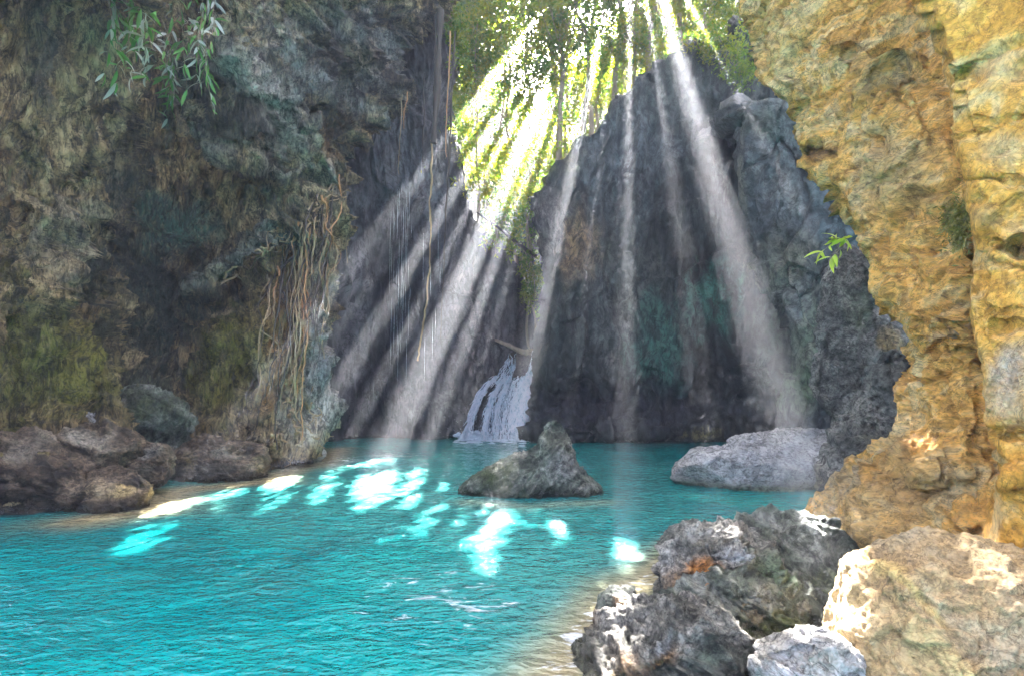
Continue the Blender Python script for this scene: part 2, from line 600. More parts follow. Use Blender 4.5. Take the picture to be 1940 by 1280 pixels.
M['fall'] = fall_mat()
def foam_mat():
    m, nt, out = new_mat('white foam')
    L = nt.links.new
    d = N(nt, 'ShaderNodeBsdfDiffuse', Color=(.85, .9, .92, 1))
    t = N(nt, 'ShaderNodeBsdfTranslucent', Color=(.8, .88, .92, 1))
    mx = N(nt, 'ShaderNodeMixShader')
    mx.inputs[0].default_value = .4
    L(d.outputs[0], mx.inputs[1]); L(t.outputs[0], mx.inputs[2]); L(mx.outputs[0], out.inputs['Surface'])
    return m
M['foam'] = foam_mat()
def strand_mat():
    m, nt, out = new_mat('broken white water')
    L = nt.links.new
    geo = N(nt, 'ShaderNodeNewGeometry')
    mp = N(nt, 'ShaderNodeMapping')
    mp.inputs['Scale'].default_value = (1.6, 1.6, .9)
    L(geo.outputs['Position'], mp.inputs[0])
    n = N(nt, 'ShaderNodeTexNoise', Scale=2.4, Detail=6.0, Roughness=.7)
    L(mp.outputs[0], n.inputs['Vector'])
    r = ramp(nt, [(.34, (.30, .42, .46)), (.43, (.75, .84, .87)), (.52, (.97, .98, .99))])
    L(n.outputs[0], r.inputs[0])
    d = N(nt, 'ShaderNodeBsdfPrincipled', Roughness=.35)
    L(r.outputs[0], d.inputs['Base Color'])
    t = N(nt, 'ShaderNodeBsdfTranslucent')
    L(r.outputs[0], t.inputs['Color'])
    mx = N(nt, 'ShaderNodeMixShader')
    mx.inputs[0].default_value = .45
    L(d.outputs[0], mx.inputs[1]); L(t.outputs[0], mx.inputs[2]); L(mx.outputs[0], out.inputs['Surface'])
    return m
M['strand'] = strand_mat()

# ------------------------------------------------------------------ cliffs
def cliff(name, mat, nr, nc, row_y, left, right, depth, terms, tint_list, seed=0.0,
          wrap_l=0, wrap_r=0, edge_round=(0, 0), top_back=0.0, ytop=None, ybase=None, label=None, cat=None, wrap_in=(6, .9), zmin=-1.2, band=None):
    """a rock face: pixel outline curves left(py), right(py), depth(px, py) in metres, edges turned back into the rock"""
    t = np.linspace(0, 1, nr)
    wr = 10
    s = np.linspace(0, 1, nc)
    if ytop is None:
        py = np.repeat(np.interp(t, np.linspace(0, 1, len(row_y)), row_y)[:, None], nc, 1)
        l, r = left(py), right(py)
        px = l + (r - l) * s[None, :]
    else:
        px0 = left(600.0) + (right(600.0) - left(600.0)) * s
        py = ytop(px0)[None, :] + (ybase - ytop(px0))[None, :] * t[:, None]
        l, r = left(py), right(py)
        px = l + (r - l) * s[None, :]
    D = depth(px, py)
    for (w, edge, amt) in ((edge_round[0], l, edge_round[1]), (edge_round[0], r, edge_round[1])):
        if w and ((edge is l and wrap_l) or (edge is r and wrap_r)):
            q = np.clip(1 - np.abs(px - edge) / w, 0, .995)
            D = D + amt * (1 - np.sqrt(1 - q * q))
    G = P(px, py, D)
    cols = [G]
    pxs, pys = [px], [py]
    k = np.arange(1, wr + 1)[None, :]
    if wrap_r:
        X = P(px[:, -1:] - wrap_in[0] * k ** 1.3, py[:, -1:] + 0 * k, D[:, -1:] + wrap_in[1] * wrap_r * k ** 1.2 * .5)
        cols.append(X); pxs.append(np.repeat(px[:, -1:], wr, 1)); pys.append(np.repeat(py[:, -1:], wr, 1))
    if wrap_l:
        X = P(px[:, :1] + wrap_in[0] * k ** 1.3, py[:, :1] + 0 * k, D[:, :1] + wrap_in[1] * wrap_l * k ** 1.2 * .5)[:, ::-1]
        cols.insert(0, X); pxs.insert(0, np.repeat(px[:, :1], wr, 1)); pys.insert(0, np.repeat(py[:, :1], wr, 1))
    G = np.concatenate(cols, 1)
    px = np.concatenate(pxs, 1)
    py = np.concatenate(pys, 1)
    if top_back:
        kk = np.arange(wr, 0, -1)[:, None, None]
        top = G[:1] + np.array([0, 1.0, .16]) * (top_back / wr) * kk + np.array([0, 0, .0])
        G = np.concatenate([top, G], 0)
        px = np.concatenate([np.repeat(px[:1], wr, 0), px], 0)
        py = np.concatenate([np.repeat(py[:1], wr, 0), py], 0)
    G[..., 2] = np.maximum(G[..., 2], zmin)
    n = grid_normals(G)
    p = G.reshape(-1, 3)
    n = n.reshape(-1, 3)
    # face the camera on average
    view = np.array([0, 0, H]) - p
    if np.mean(np.sum(view * n, -1)) < 0:
        n = -n
    d = displacement(p, terms)
    V = p + n * d[:, None]
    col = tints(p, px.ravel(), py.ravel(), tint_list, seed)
    if band is not None:
        col[:, :3] *= band(p)[:, None]
    nR, nC = G.shape[:2]
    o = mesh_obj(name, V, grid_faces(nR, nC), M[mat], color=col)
    if label:
        tag(o, label, cat)
    else:
        tag(o, kind='structure')
    sx, sy = to_px(V)
    gxi, gyi = (sx // 8).astype(int) + 60, (sy // 8).astype(int) + 90
    ok = (gxi >= 0) & (gxi < 420) & (gyi >= 0) & (gyi < 300)
    Z = np.full((420, 300), 99.0)
    np.minimum.at(Z, (gxi[ok], gyi[ok]), V[ok, 1])
    SURF[seed] = Z
    return o

SURF = {}
def on_surface(seed, px, py, off):
    Z = SURF[seed]
    i, j = int(px // 8) + 60, int(py // 8) + 90
    w = Z[max(i - 1, 0):i + 2, max(j - 1, 0):j + 2]
    w = w[w < 98]
    d = float(w.mean()) if w.size else 19.0
    return P(px, py, d - off)

MOSS = (.12, .115, .018); DKG = (.012, .024, .017); TEAL = (.045, .13, .105); ORANGE = (.40, .19, .055)  # DKG: dark moss of the recess, deepened to paint in its shade
OLIVE = (.21, .18, .03); GREYR = (.29, .26, .21); BLK = (.02, .022, .022); RUST = (.30, .17, .07); CREAM = (.55, .47, .34); BLUEG = (.17, .20, .22)

# --- brown cliff
def bandA(p):  # strata bands in the tint, standing in for relief shading
    q = rot_xz(p, -44) * np.array([.16, .3, 1.5])
    b = perlin(q + 4) + .6 * perlin(q * np.array([1.5, 1, 2.6]) + 9) + .35 * perlin(q * np.array([2, 1, 6]) + 2)
    return 1 + (np.clip(.95 + 2.0 * b, .16, 2.2) - 1) * right_mask(p)
edgeA = curve([(-500, 900), (-100, 900), (0, 872), (40, 842), (62, 795), (100, 768), (170, 772), (200, 755), (250, 715), (300, 662), (350, 655),
               (420, 642), (480, 640), (520, 648), (600, 640), (700, 620), (740, 614), (775, 636), (830, 626), (870, 612), (900, 605)])
blobA = [(330, 500, 120, 200, 2.2), (300, 700, 90, 90, .9), (520, 230, 150, 90, -.6, 35), (430, 120, 120, 70, -.7, 40), (90, 300, 60, 260, -.9), (200, 180, 50, 180, -.4),
         (20, 640, 70, 150, -.3), (180, 760, 70, 50, 1.3), (470, 470, 130, 30, -.9, -38), (600, 640, 45, 200, -1.0), (430, 720, 60, 110, -.6, 12), (680, 200, 120, 70, .4, -45), (140, 560, 40, 110, .7),
         (640, 120, 130, 90, .9), (270, 770, 60, 60, -1.3)]
def depthA(px, py):
    d = 11.8 + (px / 640.0) * 8.2
    d = d + np.where(py < 330, (330 - py) * -.0022, 0) + np.clip((px - 650) / 220, 0, 1) * 1.0
    d = d + np.clip((760 - py) / 500, -1, 1) * .8
    st = lambda v, w: (lambda q: q * q * (3 - 2 * q))(np.clip(v / w + .5, 0, 1))
    lip = np.interp(px, [200, 300, 380, 470, 560, 650, 760, 900], [120, 205, 262, 312, 352, 306, 205, 60])      # underside of the leaning strata
    d = d - 2.3 * st(lip + 8 * np.sin(px * .06) - py, 34) * np.clip((px - 330) / 110, 0, 1) * np.clip((820 - px) / 120, 0, 1)
    d = d - .9 * st(lip - 120 + 10 * np.sin(px * .045) - py - (px - 480) * .25, 30) * np.clip((px - 360) / 110, 0, 1) * np.clip((720 - px) / 120, 0, 1)
    f1 = np.interp(py, [-300, 60, 150, 330, 480, 560, 680], [330, 290, 262, 150, 95, 82, 60])      # draped folds
    d = d - 1.0 * st(f1 + 7 * np.sin(py * .05) - px, 30) * np.clip((720 - py) / 120, 0, 1)
    f2 = np.interp(py, [-300, 80, 300, 500, 700, 860], [250, 236, 246, 216, 206, 190])
    d = d - 1.1 * st(f2 + 6 * np.sin(py * .04) - px, 26)
    led = 612 - (px - 340) * .84 + 8 * np.sin(px * .07)                                          # rising diagonal ledge
    d = d - 1.2 * st(led - py, 20) * st(py - (led - 62), 46) * np.clip((px - 340) / 60, 0, 1) * np.clip((640 - px) / 60, 0, 1)
    f3 = np.interp(py, [340, 380, 450, 560, 700, 860], [660, 610, 530, 490, 478, 488])
    d = d - 1.0 * st(px - f3 + 6 * np.sin(py * .06), 26) * np.clip((py - 340) / 60, 0, 1)
    f4 = np.interp(py, [560, 640, 700, 790, 860], [480, 420, 385, 345, 350])                     # mossy apron
    d = d - .8 * st(px - f4, 24) * np.clip((py - 560) / 60, 0, 1)
    return blobs(px, py, blobA, d)
right_mask = lambda p: np.clip((p[:, 0] + 8.8 + (p[:, 2] - 5) * .12) / 1.5, 0, 1) * np.clip((p[:, 2] - 5.5) / 2, 0, 1)
left_mask = lambda p: 1 - np.clip((p[:, 0] + 9.5) / 2.0, 0, 1)
diag_mask = lambda p: np.clip((p[:, 0] + 9.8) / 1.0, 0, 1) * np.clip((6.8 - p[:, 2]) / 1, 0, 1) * np.clip((p[:, 2] - 2.2) / 1, 0, 1)
low_mask = lambda p: np.clip((5.5 - p[:, 2]) / 2, 0, 1)
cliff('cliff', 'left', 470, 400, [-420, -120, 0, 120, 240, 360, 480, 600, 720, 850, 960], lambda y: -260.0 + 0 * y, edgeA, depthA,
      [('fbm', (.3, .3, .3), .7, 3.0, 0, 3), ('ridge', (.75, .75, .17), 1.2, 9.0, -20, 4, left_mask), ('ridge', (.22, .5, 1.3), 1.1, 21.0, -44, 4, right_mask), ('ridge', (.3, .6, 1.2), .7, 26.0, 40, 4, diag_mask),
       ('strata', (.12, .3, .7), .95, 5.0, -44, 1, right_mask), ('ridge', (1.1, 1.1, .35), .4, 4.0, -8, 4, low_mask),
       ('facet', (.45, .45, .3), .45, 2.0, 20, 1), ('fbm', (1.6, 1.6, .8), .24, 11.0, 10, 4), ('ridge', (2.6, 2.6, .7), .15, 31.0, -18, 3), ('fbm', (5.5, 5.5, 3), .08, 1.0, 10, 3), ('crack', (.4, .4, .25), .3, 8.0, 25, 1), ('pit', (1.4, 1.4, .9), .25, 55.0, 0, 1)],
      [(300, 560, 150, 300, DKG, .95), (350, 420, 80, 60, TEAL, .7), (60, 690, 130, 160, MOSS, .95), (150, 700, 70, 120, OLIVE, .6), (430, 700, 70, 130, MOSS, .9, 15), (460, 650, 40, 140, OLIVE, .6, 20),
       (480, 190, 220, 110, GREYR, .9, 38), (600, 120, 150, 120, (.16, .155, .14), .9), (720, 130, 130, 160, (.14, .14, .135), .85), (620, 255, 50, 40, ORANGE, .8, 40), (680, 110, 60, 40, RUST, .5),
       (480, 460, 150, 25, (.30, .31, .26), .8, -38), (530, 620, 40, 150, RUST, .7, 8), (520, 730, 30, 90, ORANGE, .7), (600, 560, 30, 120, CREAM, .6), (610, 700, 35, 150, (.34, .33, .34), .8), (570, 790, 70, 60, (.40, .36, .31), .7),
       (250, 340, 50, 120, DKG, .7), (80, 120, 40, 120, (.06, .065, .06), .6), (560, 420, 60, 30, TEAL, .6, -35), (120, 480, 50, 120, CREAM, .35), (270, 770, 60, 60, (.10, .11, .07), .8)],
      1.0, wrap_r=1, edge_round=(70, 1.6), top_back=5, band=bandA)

# --- slate grey cliff (behind the light shafts)
edgeC = curve([(-500, 835), (0, 850), (60, 858), (130, 872), (200, 866), (230, 868), (330, 880), (400, 902), (480, 945), (520, 980), (560, 1008), (620, 1022), (700, 1022), (900, 1022)])
def depthC(px, py):
    d = 26.6 + np.clip((px - 640) / 360, -.5, 2) * 4.0 + np.clip((828 - py) / 800, -.2, 2) * 1.0 - np.clip((250 - py) / 250, 0, 1) * 1.2
    d = d - np.clip((py - 640) / 180, 0, 1) * np.clip((px - 700) / 250, 0, 1) * 3.3
    return blobs(px, py, [(700, 500, 50, 300, .8), (800, 560, 40, 260, -.7), (900, 640, 40, 160, .8), (985, 600, 30, 120, 1.5), (810, 110, 60, 70, -1.0)], d)
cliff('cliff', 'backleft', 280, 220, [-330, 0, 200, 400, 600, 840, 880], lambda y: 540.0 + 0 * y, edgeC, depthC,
      [('fbm', (.25, .25, .2), .9, 7.0, 0, 3), ('ridge', (.6, .6, .12), .8, 2.0, 4, 4), ('facet', (.4, .4, .25), .6, 1.0, 0, 1), ('fbm', (1.4, 1.4, .7), .3, 19.0, 0, 4), ('fbm', (4, 4, 2.5), .1, 13.0, 0, 3)],
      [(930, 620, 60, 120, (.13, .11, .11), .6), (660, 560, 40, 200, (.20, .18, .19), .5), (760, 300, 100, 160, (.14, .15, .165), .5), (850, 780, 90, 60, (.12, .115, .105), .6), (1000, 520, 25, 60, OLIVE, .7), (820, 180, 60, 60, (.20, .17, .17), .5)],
      2.0, wrap_r=1, edge_round=(40, 1.5), top_back=7)

# --- back right cliff
topB = curve([(900, 470), (985, 440), (1005, 405), (1050, 345), (1100, 275), (1150, 240), (1210, 172), (1250, 128), (1290, 95), (1330, 90), (1400, 60), (1500, 10), (1750, -90)])
leftB = curve([(-300, 1010), (350, 1006), (420, 1006), (480, 1012), (540, 1020), (600, 1024), (660, 1022), (700, 1012), (740, 1000), (780, 996), (900, 1000)])
def depthB(px, py):
    d = 25.4 + np.clip((700 - py) / 700, -.3, 1.3) * 2.2 - np.clip((px - 1350) / 350, 0, 1) * 3.0
    return blobs(px, py, [(1400, 745, 75, 70, 2.4), (1060, 600, 60, 200, -.8), (1190, 650, 40, 200, .7), (1290, 500, 50, 220, -.5), (1150, 760, 150, 30, .9), (1150, 815, 160, 18, -.5), (1080, 770, 60, 30, 1.0)], d)
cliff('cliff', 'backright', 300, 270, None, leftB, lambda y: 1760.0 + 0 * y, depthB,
      [('fbm', (.25, .25, .2), .8, 27.0, 0, 3), ('ridge', (.55, .55, .15), .8, 12.0, -6, 4), ('facet', (.45, .45, .3), .55, 31.0, 0, 1), ('fbm', (1.5, 1.5, .8), .28, 39.0, 0, 4), ('fbm', (4, 4, 3), .1, 43.0, 0, 3),
       ('strata', (.2, .2, 1.6), .35, 4.0, 6, 1, lambda p: np.clip((2.2 - p[:, 2]) / 1.2, 0, 1))],
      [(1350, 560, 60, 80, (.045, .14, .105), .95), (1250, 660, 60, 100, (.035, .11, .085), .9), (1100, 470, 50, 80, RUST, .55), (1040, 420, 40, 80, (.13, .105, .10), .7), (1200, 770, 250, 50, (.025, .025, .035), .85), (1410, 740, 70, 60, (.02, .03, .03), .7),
       (1480, 600, 60, 200, (.10, .13, .11), .6), (1200, 300, 120, 110, (.12, .135, .14), .5), (1330, 825, 40, 12, (.28, .24, .08), .7), (1280, 180, 100, 50, (.10, .11, .10), .5), (1160, 560, 80, 160, (.10, .11, .105), .4), (1040, 280, 60, 60, (.16, .16, .05), .5)],
      3.0, wrap_l=1, edge_round=(45, 1.5), top_back=9, ytop=topB, ybase=880.0)

# --- dark spur on the right
leftE = curve([(150, 1400), (195, 1398), (240, 1377), (300, 1373), (370, 1385), (430, 1408), (480, 1432), (580, 1482), (650, 1500), (740, 1492), (800, 1478), (900, 1465)])
topE = curve([(1300, 230), (1398, 205), (1430, 196), (1460, 188), (1500, 200), (1560, 190), (1800, 150)])
def depthE(px, py):
    d = 19.5 - np.clip((px - 1380) / 320, 0, 1) * 3.2 + np.clip((600 - py) / 500, -1, 1) * .5
    return blobs(px, py, [(1480, 330, 40, 90, .5), (1560, 560, 30, 120, .7), (1530, 680, 40, 60, -.5), (1430, 300, 20, 80, -.3)], d)
cliff('rock_spur', 'spur', 260, 130, None, leftE, lambda y: 1790.0 + 0 * y, depthE,
      [('fbm', (.4, .4, .3), .5, 57.0, 0, 3), ('facet', (.55, .55, .35), .5, 61.0, 0, 1), ('ridge', (.7, .7, .3), .3, 5.0, -15, 4), ('fbm', (2.2, 2.2, 1.5), .14, 3.0, 0, 4), ('crack', (.5, .5, .3), .25, 18.0, -20, 1)],
      [(1450, 230, 70, 40, (.05, .065, .05), .7), (1500, 500, 60, 60, (.13, .12, .08), .7), (1540, 660, 70, 100, (.13, .15, .10), .7), (1520, 740, 60, 60, (.10, .13, .08), .7), (1395, 350, 15, 100, (.16, .15, .11), .6), (1600, 420, 60, 80, (.075, .10, .115), .7)],
      4.0, wrap_l=1, edge_round=(45, 1.2), top_back=5, ytop=topE, ybase=900.0,
      label='dark slate rock spur leaning behind the golden wall, its flat top bare', cat='rock')

# --- golden right wall
leftG = curve([(-500, 1385), (-100, 1400), (0, 1410), (80, 1416), (120, 1424), (160, 1442), (200, 1482), (225, 1500), (270, 1500), (310, 1528), (370, 1562), (430, 1602), (480, 1622), (530, 1640), (580, 1668), (615, 1702), (640, 1724), (700, 1730), (780, 1716), (830, 1690),
               (870, 1612), (920, 1565), (960, 1528), (1040, 1526), (1090, 1548), (1120, 1590), (1180, 1620), (1300, 1640)])
def depthG(px, py):
    d = 9.3 - np.clip((px - 1500) / 400, -.3, 1.2) * 3.4 - np.clip((py - 700) / 400, 0, 1) * 1.2 + np.clip((500 - py) / 500, 0, 1.5) * .6
    d = d + np.clip((px - 1830) / 60, 0, 1) * .5
    return blobs(px, py, [(1536, 292, 13, 15, 1.0), (1630, 432, 16, 10, .4), (1700, 150, 12, 9, .3), (1605, 95, 10, 8, .3), (1780, 660, 70, 10, .25, -35), (1760, 640, 90, 60, -.35), (1650, 1000, 70, 60, -.5), (1700, 250, 100, 120, -.35), (1740, 780, 15, 60, .4),
                           (1800, 930, 60, 25, .5), (1740, 880, 60, 50, -.4), (1560, 50, 80, 100, -.2), (1725, 690, 10, 40, .5)], d)
cliff('cliff', 'yellow', 470, 300, [-480, -150, 0, 150, 300, 450, 600, 750, 900, 1050, 1260], leftG, lambda y: 2000.0 + 0 * y, depthG,
      [('fbm', (.5, .5, .5), .45, 71.0, 0, 3), ('facet', (.8, .8, .6), .22, 41.0, 15, 1), ('ridge', (.8, .8, 1.9), .12, 14.0, 20, 4), ('facet', (1.7, 1.7, 1.3), .12, 46.0, -10, 1), ('fbm', (2.6, 2.6, 3.2), .07, 6.0, 15, 4), ('fbm', (8, 8, 10), .035, 9.0, 15, 3), ('pit', (2.2, 2.2, 2.2), .045, 23.0, 0, 1), ('pit', (7.5, 7.5, 7.5), .06, 77.0, 0, 1),
       ('crack', (.6, .6, .9), .22, 28.0, 20, 1), ('crack', (1.3, 1.3, 1.0), .12, 68.0, -30, 1)],
      [(1640, 130, 60, 60, (.46, .30, .12), .6), (1690, 330, 110, 90, (.58, .42, .20), .65), (1815, 420, 28, 50, (.14, .15, .06), .8), (1620, 560, 30, 40, (.10, .09, .06), .5), (1640, 1000, 110, 80, (.56, .40, .18), .7), (1740, 940, 90, 90, (.40, .30, .15), .55), (1600, 900, 50, 60, (.40, .34, .22), .7),
       (1790, 620, 60, 15, (.30, .29, .26), .6, -35), (1600, 1060, 50, 40, (.44, .36, .2), .5), (1700, 850, 40, 60, (.46, .36, .19), .6), (1460, 60, 60, 80, (.62, .46, .2), .5), (1540, 292, 16, 16, (.05, .04, .03), .8)],
      5.0, wrap_l=1, edge_round=(55, .8), top_back=3, wrap_in=(8, .5))

# --- smooth golden pillar at the far right
leftH = curve([(-600, 1700), (-100, 1740), (0, 1752), (80, 1762), (150, 1790), (220, 1806), (300, 1822), (340, 1832), (460, 1850), (560, 1838), (640, 1840), (720, 1850), (800, 1858), (860, 1880), (900, 1885), (960, 1870), (1010, 1868), (1100, 1850)])
def depthH(px, py):
    d = 5.3 - np.clip((px - 1780) / 500, 0, 1.2) * 1.6 - np.clip((py - 300) / 700, -.5, 1) * .35
    for yy, a in ((222, .03), (345, .09), (470, .07), (585, .03), (828, .08), (925, .09)):
        d = d + a * np.clip((px - leftH(py)) / 40, 0, 1) * np.exp(-((py - yy - 6 * np.sin(px * .03 + yy) - 4 * np.sin(px * .11 + yy)) / 3.5) ** 2)
    return blobs(px, py, [(1935, 470, 16, 14, .4), (1830, 140, 26, 10, .2, -30), (1870, 340, 60, 5, .1), (1895, 620, 20, 12, .12), (1880, 900, 60, 40, -.3)], d)
cliff('rock_pillar', 'yellowsmooth', 360, 130, [-600, -150, 0, 150, 300, 450, 600, 750, 900, 1080, 1300], leftH, lambda y: 2500.0 + 0 * y, depthH,
      [('fbm', (.9, .9, .9), .07, 91.0, 0, 3), ('facet', (1.6, 1.6, 1.1), .09, 15.0, 10, 1), ('fbm', (4, 4, 4), .04, 15.0, 0, 4), ('fbm', (10, 10, 10), .014, 35.0, 0, 3), ('pit', (4.5, 4.5, 4.5), .06, 47.0, 0, 1), ('crack', (.7, .7, 1.2), .07, 66.0, 10, 1)],
      [(1900, 690, 50, 60, (.42, .40, .34), .7), (1870, 410, 20, 20, (.25, .2, .1), .5), (1900, 130, 60, 50, (.60, .48, .28), .5), (1900, 760, 60, 40, (.50, .46, .36), .5), (1900, 280, 60, 40, (.55, .46, .26), .5)],
      6.0, wrap_l=1, edge_round=(30, .35), top_back=2, wrap_in=(6, .25),
      label='smooth golden rock pillar of stacked blocks with deep seams', cat='rock')

# ------------------------------------------------------------------ boulders
def boulder(name, label, outline, Dc, thick, mat, terms, tint_list=(), res=(130, 90), seed=0.0, group=None, cat='boulder', flat=1.0, front=(), cuts=14, cut_at=(.66, .95)):
    o = np.array(outline, float)
    c = o.mean(0)
    ang = np.arctan2(o[:, 1] - c[1], o[:, 0] - c[0])
    order = np.argsort(ang)
    ang, rad = ang[order], np.hypot(o[:, 0] - c[0], o[:, 1] - c[1])[order]
    nth, nph = res
    th = np.linspace(-math.pi, math.pi, nth, endpoint=False)
    A = np.concatenate([ang - 2 * math.pi, ang, ang + 2 * math.pi])
    R = np.concatenate([rad, rad, rad])
    r0 = sum(np.interp(th + e, A, R) for e in (-.05, -.025, 0, .025, .05)) / 5
    ph = np.linspace(.0, math.pi, nph)
    rr = np.sin(ph) ** .75
    px = c[0] + rr[:, None] * r0[None] * np.cos(th)[None]
    py = c[1] + rr[:, None] * r0[None] * np.sin(th)[None]
    cp = np.cos(ph)
    front_d = np.clip(cp, 0, 1) ** flat
    D = Dc - thick * front_d[:, None] + 0 * px
    for f in front:
        x, y, rx, ry, a = f
        D = D + a * np.exp(-((px - x) / rx) ** 2 - ((py - y) / ry) ** 2) * np.clip(cp * 2, 0, 1)[:, None]
    G = P(px, py, D)
    G[..., 1] += (np.clip(-cp, 0, 1) * thick)[:, None]
    n = grid_normals(G, True).reshape(-1, 3)
    p = G.reshape(-1, 3)
    cen = p.mean(0)
    if np.mean(np.sum((p - cen) * n, -1)) < 0:
        n = -n
    # broken faces: planes cut off the rounded mass
    ch = np.random.default_rng(int(seed * 10) + 5)
    ext = (p.max(0) - p.min(0)) / 2
    mid = (p.max(0) + p.min(0)) / 2
    u = (p - mid) / ext
    for _ in range(cuts):
        nv = ch.normal(size=3) * np.array([1, .8, .9]) + np.array([0, -.7, .35])
        nv /= np.linalg.norm(nv)
        ex = u @ nv - ch.uniform(*cut_at)
        u = u - np.where(ex > 0, ex * .92, 0)[:, None] * nv
    p = u * ext + mid
    G = p.reshape(G.shape)
    n = grid_normals(G, True).reshape(-1, 3)
    if np.mean(np.sum((p - cen) * n, -1)) < 0:
        n = -n
    n[:nth] = (0, -1, 0)
    n[-nth:] = (0, 1, 0)
    d = displacement(p, terms)
    d[:nth] = d[:nth].mean()
    d[-nth:] = d[-nth:].mean()
    V = p + n * d[:, None]
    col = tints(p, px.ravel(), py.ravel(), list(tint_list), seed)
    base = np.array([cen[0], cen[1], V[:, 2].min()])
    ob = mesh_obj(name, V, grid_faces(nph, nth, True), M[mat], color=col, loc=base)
    return tag(ob, label, cat, group)

def rock_terms(size, seed, rot=15):
    s = 1.0 / size
    return [('facet', (1.3 * s, 1.3 * s, 1.5 * s), .17 * size, seed, rot, 1), ('facet', (3.2 * s, 3.2 * s, 3.8 * s), .035 * size, seed + 20, rot, 1), ('fbm', (1.6 * s,) * 3, .12 * size, seed + 3, rot, 3), ('ridge', (2.4 * s, 2.4 * s, 3.4 * s), .10 * size, seed + 6, rot, 4),
            ('fbm', (8 * s,) * 3, .035 * size, seed + 9, 0, 4), ('fbm', (26 * s,) * 3, .013 * size, seed + 2, 0, 3), ('crack', (1.6 * s, 1.6 * s, 1.2 * s), .06 * size, seed + 8, rot, 1)]

def fold_terms(size, seed, rot):
    s = 1.0 / size
    return [('facet', (1.2 * s, 1.2 * s, 1.5 * s), .2 * size, seed, rot, 1), ('ridge', (.7 * s, 1.2 * s, 3.2 * s), .26 * size, seed + 4, rot, 4), ('strata', (.3 * s, .5 * s, 2.6 * s), .13 * size, seed + 2, rot, 1),
            ('fbm', (7 * s,) * 3, .05 * size, seed + 9, rot, 4), ('fbm', (24 * s,) * 3, .016 * size, seed + 2, 0, 3), ('crack', (1.4 * s, 1.4 * s, 1.1 * s), .1 * size, seed + 8, rot, 1)]

boulder('boulder', 'lone pointed grey boulder rising out of the middle of the pool', [(868, 928), (900, 902), (930, 882), (965, 866), (1000, 856), (1020, 846), (1030, 818), (1040, 800), (1054, 796), (1070, 812), (1082, 846), (1094, 880), (1112, 905), (1150, 932), (1150, 965), (1000, 985), (880, 960)],
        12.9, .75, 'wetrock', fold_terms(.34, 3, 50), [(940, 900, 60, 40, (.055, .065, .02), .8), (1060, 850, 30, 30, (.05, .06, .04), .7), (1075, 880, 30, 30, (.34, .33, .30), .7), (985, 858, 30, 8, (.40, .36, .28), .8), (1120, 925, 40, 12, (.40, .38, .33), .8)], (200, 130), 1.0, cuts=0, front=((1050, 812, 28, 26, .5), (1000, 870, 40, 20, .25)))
boulder('boulder', 'pale blue grey sloping boulder at the foot of the dark spur', [(1272, 888), (1300, 866), (1380, 848), (1450, 826), (1500, 808), (1550, 804), (1600, 815), (1640, 850), (1640, 960), (1500, 960), (1380, 945), (1290, 925)],
        14.2, 1.4, 'pale', rock_terms(.55, 13, -25), [(1300, 895, 40, 25, (.42, .36, .30), .6), (1540, 850, 40, 50, (.30, .34, .37), .6)], (180, 110), 2.0)
# left shore; pale tints along the boulder tops paint sunlight on them
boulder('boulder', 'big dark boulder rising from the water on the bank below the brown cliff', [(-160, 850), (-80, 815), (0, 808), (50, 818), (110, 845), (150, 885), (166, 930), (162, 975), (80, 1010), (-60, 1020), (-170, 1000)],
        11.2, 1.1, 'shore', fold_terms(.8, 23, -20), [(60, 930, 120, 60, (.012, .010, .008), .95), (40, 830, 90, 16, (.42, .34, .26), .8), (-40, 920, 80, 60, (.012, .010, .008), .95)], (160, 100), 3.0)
boulder('boulder', 'flat ledge boulder with sunlight painted pale on its top beside the big dark boulder', [(70, 835), (110, 808), (170, 800), (225, 812), (262, 838), (262, 880), (220, 905), (140, 905), (80, 890)],
        12.3, .9, 'shore', fold_terms(.6, 33, -25), [(160, 815, 70, 18, (.50, .42, .32), .85), (230, 850, 30, 20, (.10, .09, .07), .6)], (130, 80), 4.0)  # pale top tint paints the sun falling on the ledge
boulder('boulder', 'broken boulder with painted golden sunlight at the waterline of the bank below the brown cliff', [(140, 890), (180, 880), (215, 886), (255, 902), (278, 922), (272, 950), (235, 975), (170, 985), (140, 960)],
        11.1, .6, 'shore', rock_terms(.55, 43, 30), [(230, 930, 40, 20, (.62, .44, .20), .9), (180, 925, 30, 25, (.55, .40, .24), .7)], (130, 80), 5.0)  # gold tints paint a sunlight highlight on brown stone
boulder('boulder', 'rounded grey boulder between the gold lit boulder and the long slab', [(212, 862), (240, 842), (280, 838), (308, 850), (318, 880), (312, 910), (280, 928), (235, 920), (215, 895)],
        12.7, .6, 'shore', rock_terms(.5, 53), [(265, 850, 40, 14, (.45, .40, .33), .7), (270, 890, 40, 25, (.07, .065, .05), .7)], (120, 80), 6.0)
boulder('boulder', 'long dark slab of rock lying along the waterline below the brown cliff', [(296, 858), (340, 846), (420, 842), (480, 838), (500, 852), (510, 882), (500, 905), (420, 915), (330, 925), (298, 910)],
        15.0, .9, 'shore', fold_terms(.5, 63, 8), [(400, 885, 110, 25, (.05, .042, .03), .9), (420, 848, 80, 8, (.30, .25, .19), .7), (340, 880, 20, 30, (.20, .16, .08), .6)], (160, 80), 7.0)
boulder('boulder', 'small bluish stone tucked under the cliff behind the ledge boulder', [(92, 808), (120, 792), (160, 786), (195, 796), (210, 815), (190, 835), (110, 835)],
        13.6, .5, 'pale', rock_terms(.45, 73), [(150, 805, 60, 15, (.22, .27, .31), .8)], (100, 60), 8.0)
